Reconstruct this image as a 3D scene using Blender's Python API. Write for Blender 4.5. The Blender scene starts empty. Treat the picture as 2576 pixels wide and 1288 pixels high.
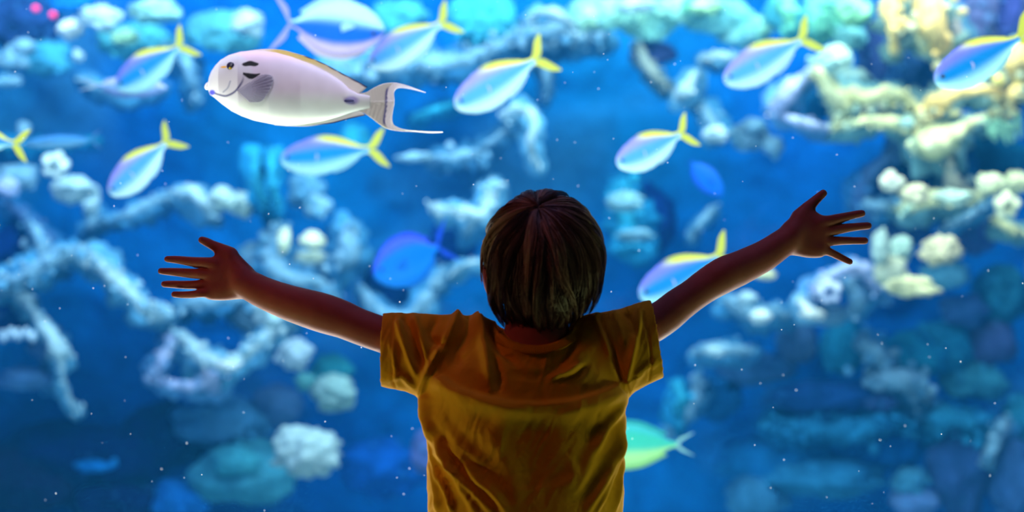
import bpy, math, random
import numpy as np
from mathutils import Vector, Euler

# ------------------------------------------------------------------ camera, world, light
sc = bpy.context.scene
COL = sc.collection
F_PX, CAM_Z = 4000.0, 1.02
cam_d = bpy.data.cameras.new('camera')
cam = bpy.data.objects.new('camera', cam_d); COL.objects.link(cam)
cam.location = (0, 0, CAM_Z); cam.rotation_euler = (math.pi / 2, 0, 0)
cam_d.sensor_width = 36.0; cam_d.lens = 36.0 * F_PX / 2576.0
cam_d.clip_start = 0.05; cam_d.clip_end = 60
cam_d.dof.use_dof = True; cam_d.dof.focus_distance = 2.70; cam_d.dof.aperture_fstop = 2.1
sc.camera = cam

w = bpy.data.worlds.new('world'); sc.world = w; w.use_nodes = True
w.node_tree.nodes['Background'].inputs[0].default_value = (0.01, 0.012, 0.02, 1)
w.node_tree.nodes['Background'].inputs[1].default_value = 0.3

sc.view_settings.view_transform = 'Standard'; sc.view_settings.look = 'None'
sc.view_settings.gamma = 1; sc.view_settings.use_curve_mapping = False
sc.view_settings.exposure = 0.0
sc.cycles.max_bounces = 5; sc.cycles.diffuse_bounces = 2; sc.cycles.glossy_bounces = 2
sc.cycles.transmission_bounces = 3; sc.cycles.transparent_max_bounces = 10
sc.cycles.volume_bounces = 0
sc.cycles.adaptive_threshold = 0.06; sc.cycles.adaptive_min_samples = 12
sc.cycles.caustics_reflective = False; sc.cycles.caustics_refractive = False

def area(name, loc, target, size, energy, color, size_y=None):
    l = bpy.data.lights.new(name, 'AREA'); l.energy = energy; l.color = color
    l.shape = 'RECTANGLE'; l.size = size; l.size_y = size_y or size
    o = bpy.data.objects.new(name, l); COL.objects.link(o); o.location = loc
    d = Vector(target) - Vector(loc)
    o.rotation_euler = d.to_track_quat('-Z', 'Y').to_euler()
    return o
# aquarium lamps above the water, plus one added low fill
area('tank_lamp', (-1.6, 6.0, 3.25), (-1.6, 8.3, 0.9), 2.6, 165, (0.82, 0.90, 0.95), 1.4)
area('tank_lamp', (1.7, 6.0, 3.25), (1.7, 8.3, 0.8), 2.6, 160, (0.98, 0.97, 0.84), 1.4)
area('tank_lamp', (-1.0, 3.9, 3.2), (-0.8, 4.3, 1.2), 2.4, 24, (0.78, 0.76, 1.0), 0.8)
area('tank_lamp', (1.2, 3.9, 3.2), (1.0, 4.3, 1.2), 2.0, 20, (0.78, 0.78, 1.0), 0.8)
area('front_lamp', (0.0, 3.05, 2.75), (0.0, 8.0, 1.2), 4.5, 105, (0.82, 0.88, 0.95), 0.35)
area('front_lamp', (0.0, 3.1, -0.75), (0.0, 5.0, 1.2), 4.5, 40, (0.9, 0.98, 1.0), 0.35)  # added low fill for fish bellies and reef undersides
# added spot fills aimed through the glass to brighten the fish
def spot(name, loc, target, energy, color, angle, blend=0.6):
    l = bpy.data.lights.new(name, 'SPOT'); l.energy = energy; l.color = color; l.spot_size = math.radians(angle); l.spot_blend = blend
    l.shadow_soft_size = 0.08
    o = bpy.data.objects.new(name, l); COL.objects.link(o); o.location = loc
    o.rotation_euler = (Vector(target) - Vector(loc)).to_track_quat('-Z', 'Y').to_euler()
spot('fish_fill_spot', (-0.5, 1.75, 2.7), (-0.38, 3.04, 1.33), 41, (1.0, 0.95, 0.98), 32)
spot('fish_fill_spot', (-0.6, 1.25, 2.2), (-0.36, 3.04, 1.33), 45, (1.0, 0.97, 0.98), 22)
# tank glow on the visitor: added low fills, and a floodlight under its rim
area('low_tank_fill', (-0.9, 3.25, 0.12), (-0.3, 2.5, 0.95), 1.2, 34, (1.0, 0.95, 0.80), 0.6)
area('low_tank_fill', (0.9, 3.25, 0.12), (0.3, 2.5, 0.95), 1.2, 34, (0.97, 1.0, 0.84), 0.6)
area('rim_floodlight', (0.0, 3.0, 2.75), (0, 2.5, 1.0), 3.0, 12, (0.50, 0.36, 1.0), 0.3)
# added fills beside and around the visitor, then the warm and violet gallery lamps
area('low_side_fill', (-1.15, 2.40, 0.06), (-0.08, 2.5, 0.80), 0.3, 5.4, (0.95, 1.0, 0.40), 0.35)
area('low_side_fill', (1.20, 2.40, 0.06), (0.12, 2.5, 0.80), 0.3, 5.0, (0.82, 1.0, 0.40), 0.35)
area('rim_fill', (-2.3, 3.05, 0.45), (0, 2.5, 0.8), 0.3, 62, (1.0, 1.0, 0.70), 1.2)  # pair of added fills that draw a bright rim on the visitor
area('rim_fill', (2.3, 3.05, 0.45), (0, 2.5, 0.8), 0.3, 60, (0.92, 1.0, 0.70), 1.2)
area('green_side_fill', (2.4, 1.6, 1.5), (0.1, 2.50, 0.85), 0.8, 0.7, (0.60, 0.85, 0.38), 0.8)  # added green fill, no window stands there
area('room_lamp', (-1.5, 1.7, 1.9), (0.0, 2.5, 0.85), 0.35, 3.5, (1.0, 0.23, 0.14))
area('ceiling_lamp', (0.1, 2.25, 2.85), (0.0, 2.5, 0.85), 0.6, 3.2, (0.62, 0.46, 1.0))

# ------------------------------------------------------------------ helpers
rng = np.random.default_rng(7); random.seed(7)
def P(px, py, Y):
    return np.array([(px - 1288.0) / F_PX * Y, Y, CAM_Z - (py - 644.0) / F_PX * Y])
def project(v):
    return 1288 + v[:, 0] / v[:, 1] * F_PX, 644 - (v[:, 2] - CAM_Z) / v[:, 1] * F_PX
def srgb(r, g, b):
    f = lambda c: ((c / 255 + 0.055) / 1.055) ** 2.4 if c > 10 else c / 255 / 12.92
    return (f(r), f(g), f(b))

def _hash(ix, iy, iz):
    n = (ix * 374761393 + iy * 668265263 + iz * 2147483647 * 3 + 1013904223) & 0xffffffff
    n = ((n ^ (n >> 13)) * 1274126177) & 0xffffffff
    n = n ^ (n >> 16)
    return (n & 0xffff) / 65535.0
def vnoise(p):
    p = np.asarray(p, float); i = np.floor(p).astype(np.int64); f = p - i; f = f * f * (3 - 2 * f)
    r = 0
    for dx in (0, 1):
        for dy in (0, 1):
            for dz in (0, 1):
                wt = (f[:, 0] if dx else 1 - f[:, 0]) * (f[:, 1] if dy else 1 - f[:, 1]) * (f[:, 2] if dz else 1 - f[:, 2])
                r = r + wt * _hash(i[:, 0] + dx, i[:, 1] + dy, i[:, 2] + dz)
    return r * 2 - 1
def fbm(p, o=4):
    s, a = 0, 1.0
    for k in range(o):
        s = s + a * vnoise(p * 2 ** k + 17.3 * k); a *= 0.5
    return s / 1.9

def mesh_obj(name, verts, faces, mat, parent=None, smooth=True, colors=None, link=True):
    me = bpy.data.meshes.new(name)
    verts = np.asarray(verts, np.float32)
    if isinstance(faces, np.ndarray):
        n, k = faces.shape
        me.vertices.add(len(verts)); me.vertices.foreach_set('co', verts.ravel())
        me.loops.add(n * k); me.loops.foreach_set('vertex_index', faces.astype(np.int32).ravel())
        me.polygons.add(n); me.polygons.foreach_set('loop_start', np.arange(0, n * k, k, dtype=np.int32))
        me.update(calc_edges=True)
    else:
        me.from_pydata([tuple(v) for v in verts.tolist()], [], faces)
    me.validate()
    if smooth: me.polygons.foreach_set('use_smooth', np.ones(len(me.polygons), bool))
    if colors is not None:
        at = me.color_attributes.new('Col', 'FLOAT_COLOR', 'POINT')
        c = np.ones((len(verts), 4), np.float32); c[:, :3] = np.clip(colors, 0, 1)
        at.data.foreach_set('color', c.ravel())
    me.update()
    if mat: me.materials.append(mat)
    o = bpy.data.objects.new(name, me); COL.objects.link(o)
    if parent is not None: o.parent = parent
    return o
def grid_faces(nu, nv, wrap_v=False, off=0):
    i = np.arange(nu - 1)[:, None]; jn = nv if wrap_v else nv - 1
    j = np.arange(jn)[None, :]; j2 = (j + 1) % nv
    a = i * nv + j; b = i * nv + j2; c = (i + 1) * nv + j2; d = (i + 1) * nv + j
    return np.stack([a, b, c, d], -1).reshape(-1, 4) + off
def empty(name, loc, label, cat, group=None):
    o = bpy.data.objects.new(name, None); COL.objects.link(o); o.location = loc
    o.empty_display_size = 0.05
    return tag(o, label, cat, group)
def tag(o, label=None, cat=None, group=None, kind=None):
    if label: o['label'] = label
    if cat: o['category'] = cat
    if group: o['group'] = group
    if kind: o['kind'] = kind
    return o
def smoothline(pts, n):
    """Catmull-Rom resampling of a poly-line with any number of columns."""
    p = np.asarray(pts, float)
    if len(p) < 3:
        t = np.linspace(0, 1, n)[:, None]; return p[0] * (1 - t) + p[-1] * t
    q = np.vstack([2 * p[0] - p[1], p, 2 * p[-1] - p[-2]])
    seg = np.linalg.norm(np.diff(p[:, :2], axis=0), axis=1) + 1e-9
    cum = np.concatenate([[0], np.cumsum(seg)]); s = np.linspace(0, cum[-1], n)
    k = np.clip(np.searchsorted(cum, s, side='right') - 1, 0, len(p) - 2)
    t = ((s - cum[k]) / seg[k])[:, None]
    a, b, c, d = q[k], q[k + 1], q[k + 2], q[k + 3]
    return 0.5 * (2 * b + (c - a) * t + (2 * a - 5 * b + 4 * c - d) * t * t + (3 * b - a - 3 * c + d) * t ** 3)
def cap(x, xs, ys): return np.interp(x, xs, ys)

# ------------------------------------------------------------------ materials
def nt(m): return m.node_tree.nodes, m.node_tree.links
def mat_principled(name, color=None, rough=0.6, vcol=False, noise=0.0, nscale=8.0, bump=0.0, bscale=30.0, spec=0.3,
                   sss=0.0, sheen=0.0, alpha=1.0, trans=0.0):
    m = bpy.data.materials.new(name); m.use_nodes = True
    N, L = nt(m); b = N['Principled BSDF']
    b.inputs['Roughness'].default_value = rough; b.inputs['Specular IOR Level'].default_value = spec
    src = None
    if vcol:
        a = N.new('ShaderNodeVertexColor'); a.layer_name = 'Col'; src = a.outputs[0]
    else:
        b.inputs['Base Color'].default_value = (*color, 1)
    tc = N.new('ShaderNodeTexCoord')
    if noise:
        nz = N.new('ShaderNodeTexNoise'); nz.inputs['Scale'].default_value = nscale; nz.inputs['Detail'].default_value = 4
        L.new(tc.outputs['Object'], nz.inputs['Vector'])
        mr = N.new('ShaderNodeMapRange'); mr.inputs['From Min'].default_value = 0.3; mr.inputs['From Max'].default_value = 0.7
        mr.inputs['To Min'].default_value = 1 - noise; mr.inputs['To Max'].default_value = 1 + noise
        L.new(nz.outputs['Fac'], mr.inputs['Value'])
        mx = N.new('ShaderNodeVectorMath'); mx.operation = 'SCALE'
        if src: L.new(src, mx.inputs[0])
        else: mx.inputs[0].default_value = color
        L.new(mr.outputs[0], mx.inputs['Scale']); src = mx.outputs[0]
    if src: L.new(src, b.inputs['Base Color'])
    if bump:
        nb = N.new('ShaderNodeTexNoise'); nb.inputs['Scale'].default_value = bscale; nb.inputs['Detail'].default_value = 5
        L.new(tc.outputs['Object'], nb.inputs['Vector'])
        bp = N.new('ShaderNodeBump'); bp.inputs['Strength'].default_value = bump; bp.inputs['Distance'].default_value = 0.01
        L.new(nb.outputs['Fac'], bp.inputs['Height']); L.new(bp.outputs[0], b.inputs['Normal'])
    if sss:
        b.inputs['Subsurface Weight'].default_value = sss
        b.inputs['Subsurface Radius'].default_value = (1.0, 0.25, 0.12); b.inputs['Subsurface Scale'].default_value = 0.008
    if sheen:
        b.inputs['Sheen Weight'].default_value = sheen; b.inputs['Sheen Roughness'].default_value = 0.5
    if alpha < 1: b.inputs['Alpha'].default_value = alpha
    if trans:
        tr = N.new('ShaderNodeBsdfTranslucent'); ms = N.new('ShaderNodeMixShader'); ms.inputs[0].default_value = trans
        if src: L.new(src, tr.inputs['Color'])
        else: tr.inputs['Color'].default_value = (*color, 1)
        L.new(b.outputs[0], ms.inputs[1]); L.new(tr.outputs[0], ms.inputs[2])
        L.new(ms.outputs[0], N['Material Output'].inputs['Surface'])
    return m
_mc = {}
def rockmat(rgb):
    if rgb not in _mc:
        _mc[rgb] = mat_principled('reef_%d_%d_%d' % rgb, srgb(*rgb), rough=0.95, noise=0.28, nscale=9, bump=0.6, bscale=26, spec=0.05)
    return _mc[rgb]
M_skin = mat_principled('skin', (0.40, 0.115, 0.11), rough=0.55, noise=0.06, nscale=40, bump=0.04, bscale=300, spec=0.25, sss=0.25)
M_shirt = mat_principled('yellow_cotton', (0.80, 0.40, 0.022), rough=0.95, noise=0.05, nscale=60, bump=0.10, bscale=700, spec=0.05, sheen=0.08)
M_hair = mat_principled('hair', vcol=True, rough=0.36, spec=0.6)
M_shorts = mat_principled('navy_shorts', (0.02, 0.03, 0.08), rough=0.9)
M_shoe = mat_principled('shoe', (0.08, 0.08, 0.09), rough=0.7)
M_eyew = mat_principled('eye_white', (0.8, 0.8, 0.8), rough=0.2)
M_fish = mat_principled('fish_skin', vcol=True, rough=0.5, spec=0.15, noise=0.05, nscale=30)
M_fin = mat_principled('fish_fin', vcol=True, rough=0.6, spec=0.2, trans=0.35)
M_pect = mat_principled('clear_fin', vcol=True, rough=0.4, spec=0.2, alpha=0.42)
M_dark = mat_principled('pupil', (0.01, 0.01, 0.012), rough=0.15, spec=0.6)

# ------------------------------------------------------------------ the setting
def box(name, lo, hi, mat, parent=None):
    x0, y0, z0 = lo; x1, y1, z1 = hi
    v = [(x0, y0, z0), (x1, y0, z0), (x1, y1, z0), (x0, y1, z0), (x0, y0, z1), (x1, y0, z1), (x1, y1, z1), (x0, y1, z1)]
    f = [(0, 3, 2, 1), (4, 5, 6, 7), (0, 1, 5, 4), (1, 2, 6, 5), (2, 3, 7, 6), (3, 0, 4, 7)]
    return mesh_obj(name, np.array(v), f, mat, parent, smooth=False)
M_room = mat_principled('dark_room_paint', (0.02, 0.02, 0.025), rough=0.9, noise=0.1)
M_carpet = mat_principled('dark_carpet', (0.03, 0.028, 0.035), rough=1, noise=0.3, nscale=60, bump=0.4, bscale=200)
M_tankwall = mat_principled('blue_tank_paint', srgb(10, 90, 170), rough=0.8, noise=0.2, nscale=2)
M_sand = mat_principled('sand', srgb(170, 190, 190), rough=1, noise=0.2, nscale=12, bump=0.5, bscale=90)
G0 = 2.86
box('floor', (-4, -1.2, -0.06), (4, G0 - 0.06, 0), M_carpet)['kind'] = 'structure'
box('ceiling', (-4, -1.2, 3.0), (4, G0 - 0.06, 3.06), M_room)['kind'] = 'structure'
box('wall_left', (-4.06, -1.2, 0), (-4, G0 - 0.06, 3.0), M_room)['kind'] = 'structure'
box('wall_right', (4, -1.2, 0), (4.06, G0 - 0.06, 3.0), M_room)['kind'] = 'structure'
box('wall_rear', (-4, -1.26, 0), (4, -1.2, 3.0), M_room)['kind'] = 'structure'
box('wall_sill', (-4, G0 - 0.06, -1.4), (4, G0 + 0.06, 0.16), M_room)['kind'] = 'structure'
box('wall_head', (-4, G0 - 0.06, 2.86), (4, G0 + 0.06, 3.06), M_room)['kind'] = 'structure'
mg = bpy.data.materials.new('clear_acrylic'); mg.use_nodes = True
N, L = nt(mg); N.remove(N['Principled BSDF'])
tr = N.new('ShaderNodeBsdfTransparent'); tr.inputs[0].default_value = (0.985, 0.995, 1, 1)
gl = N.new('ShaderNodeBsdfGlossy'); gl.inputs['Roughness'].default_value = 0.02
fr = N.new('ShaderNodeFresnel'); fr.inputs[0].default_value = 1.2
mx = N.new('ShaderNodeMixShader'); L.new(fr.outputs[0], mx.inputs[0]); L.new(tr.outputs[0], mx.inputs[1]); L.new(gl.outputs[0], mx.inputs[2])
L.new(mx.outputs[0], N['Material Output'].inputs['Surface'])
box('window_1', (-3.99, G0 - 0.02, 0.16), (3.99, G0 + 0.02, 2.86), mg)['kind'] = 'structure'
box('wall_tank_left', (-4.3, G0 + 0.07, -1.4), (-4.2, 9, 3.6), M_tankwall)['kind'] = 'structure'
box('wall_tank_right', (4.2, G0 + 0.07, -1.4), (4.3, 9, 3.6), M_tankwall)['kind'] = 'structure'
def sand_bed():
    nu, nv = 90, 110
    x, y = np.meshgrid(np.linspace(-4.2, 4.2, nu), np.linspace(G0 + 0.07, 9.0, nv), indexing='ij')
    p = np.stack([x.ravel(), y.ravel(), 0 * x.ravel()], 1)
    p[:, 2] = -1.25 + 0.10 * fbm(p * 1.3, 4)
    mesh_obj('floor_sand', p, grid_faces(nu, nv), M_sand)['kind'] = 'structure'
sand_bed()

# rock wall closing the tank
def reef_wall():
    nu, nv = 300, 180
    x, z = np.meshgrid(np.linspace(-4.4, 4.4, nu), np.linspace(-1.5, 3.4, nv), indexing='ij')
    p = np.stack([x.ravel(), np.full(x.size, 8.55), z.ravel()], 1)
    q = p * np.array([0.75, 1, 0.95])
    p[:, 1] -= 0.42 * fbm(q + 3.1, 5) + 0.12 * np.abs(fbm(p * 3.7 + 9, 3))
    h = fbm(p * 0.55 + 31.0, 3)[:, None]; h2 = fbm(p * 1.3 + 51.0, 3)[:, None]
    blue = np.array(srgb(0, 92, 190)); teal = np.array(srgb(6, 120, 190)); navy = np.array(srgb(8, 60, 140)); slate = np.array(srgb(64, 130, 175))
    c = blue + (teal - blue) * np.clip(h * 1.6 + 0.2, 0, 1)
    c = c + (slate - c) * np.clip(h2 * 1.5 - 0.2, 0, 0.5)
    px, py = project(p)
    # shade painted in: wall colour darkens low down on the left
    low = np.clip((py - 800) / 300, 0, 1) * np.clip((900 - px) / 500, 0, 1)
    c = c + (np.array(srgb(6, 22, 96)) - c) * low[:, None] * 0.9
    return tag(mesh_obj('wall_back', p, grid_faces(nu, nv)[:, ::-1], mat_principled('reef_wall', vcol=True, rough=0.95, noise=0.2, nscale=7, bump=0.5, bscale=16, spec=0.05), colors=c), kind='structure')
WALL = reef_wall()

def tube_mesh(name, pts, Y, rgb, parent=None, rough=0.42, n=None, m=16, seed=0.0, dy=0.0):
    """lumpy ridge of rock through (px, py, r_px) points standing at depth Y; its ends bend back to the wall"""
    L_ = np.asarray(pts, float)
    ln = np.sum(np.linalg.norm(np.diff(L_[:, :2], axis=0), axis=1))
    n = n or int(np.clip(ln / 4, 14, 160))
    c = smoothline(L_, n); s = Y / F_PX
    t = np.linspace(0, 1, n)
    Yl = Y + dy * (2 * np.abs(t - 0.5)) ** 3
    ctr = np.stack([(c[:, 0] - 1288) / F_PX * Yl, Yl, CAM_Z - (c[:, 1] - 644) / F_PX * Yl], 1)
    r = np.maximum(c[:, 2], 1.5) * s
    endf = np.clip(np.minimum(t, 1 - t) * ln / np.maximum(c[:, 2], 1), 0, 1)
    r = r * np.sqrt(1 - (1 - endf) ** 2 + 0.002)
    tg = np.gradient(ctr, axis=0); tg /= np.linalg.norm(tg, axis=1)[:, None]
    a = np.cross(tg, [0, 1, 0]); a /= np.linalg.norm(a, axis=1)[:, None] + 1e-9; b = np.cross(tg, a)
    th = np.linspace(0, 2 * np.pi, m, endpoint=False)
    v = ctr[:, None] + r[:, None, None] * (np.cos(th)[None, :, None] * a[:, None] + np.sin(th)[None, :, None] * b[:, None] * 1.3)
    v = v.reshape(-1, 3); nrm = v - np.repeat(ctr, m, 0)
    k = 1 + rough * 1.3 * fbm(v * 6 + seed * 7.7, 2) + rough * 1.6 * fbm(v * 22 + seed * 3.1, 3)
    v = np.repeat(ctr, m, 0) + nrm * k[:, None]
    f = grid_faces(n, m, True)
    return mesh_obj(name, v, f, rockmat(rgb), parent)
_ico = None
def ico():
    global _ico
    if _ico is None:
        import bmesh
        bm = bmesh.new(); bmesh.ops.create_icosphere(bm, subdivisions=4, radius=1)
        _ico = (np.array([v.co[:] for v in bm.verts]), np.array([[v.index for v in f.verts] for f in bm.faces])); bm.free()
    return _ico
def lump_mesh(name, px, py, rx, ry, Y, rgb, parent=None, rough=0.3, freq=1.6, knobs=0.0, kf=5.0, deep=1.0, rot=0.0, seed=None, origin=None):
    v, f = ico(); s = Y / F_PX
    seed = (px * 0.37 + py * 0.71) if seed is None else seed
    k = 1 + rough * 1.3 * fbm(v * freq + seed, 4) + rough * 0.5 * fbm(v * freq * 4 + seed, 2)
    if knobs: k = k + knobs * (1 - 2.2 * np.abs(vnoise(v * kf + seed * 1.3)))
    v = v * k[:, None]
    v = v * np.array([rx * s, 0.5 * (rx + ry) * s * deep, ry * s])
    if rot:
        ca, sa = math.cos(rot), math.sin(rot)
        v = np.stack([v[:, 0] * ca - v[:, 2] * sa, v[:, 1], v[:, 0] * sa + v[:, 2] * ca], 1)
    c = P(px, py, Y)
    o = mesh_obj(name, v, f, rockmat(rgb), parent); o.location = c
    return o
def ring_mesh(name, px, py, R, r, Y, rgb, parent=None, tilt=0.4):
    n, m = 32, 12; s = Y / F_PX
    a = np.linspace(0, 2 * np.pi, n, endpoint=False)[:, None]; b = np.linspace(0, 2 * np.pi, m, endpoint=False)[None]
    rr = r * (1 + 0.25 * np.sin(5 * a + px))
    x = (R + rr * np.cos(b)) * np.cos(a); z = (R + rr * np.cos(b)) * np.sin(a); y = rr * np.sin(b) * 2.0
    v = np.stack([x, y, z], -1).reshape(-1, 3) * s
    v *= (1 + 0.12 * fbm(v / s * 0.06 + px, 2))[:, None]
    f = grid_faces(n + 1, m, True); f = np.where(f >= n * m, f - n * m, f)
    o = mesh_obj(name, v, f, rockmat(rgb), parent); o.location = P(px, py, Y); o.rotation_euler = (tilt, 0, 0)
    return o

PALE = (158, 196, 215); LAV = (165, 185, 232); CREAM = (215, 222, 170); GOLD = (232, 205, 130); MINT = (150, 220, 205)
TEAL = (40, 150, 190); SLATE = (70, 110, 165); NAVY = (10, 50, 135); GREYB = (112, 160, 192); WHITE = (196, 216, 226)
DEEPT = (12, 95, 130); BLUE = (20, 115, 200); GREEN = (110, 200, 170); PLUM = (80, 95, 165)
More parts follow.
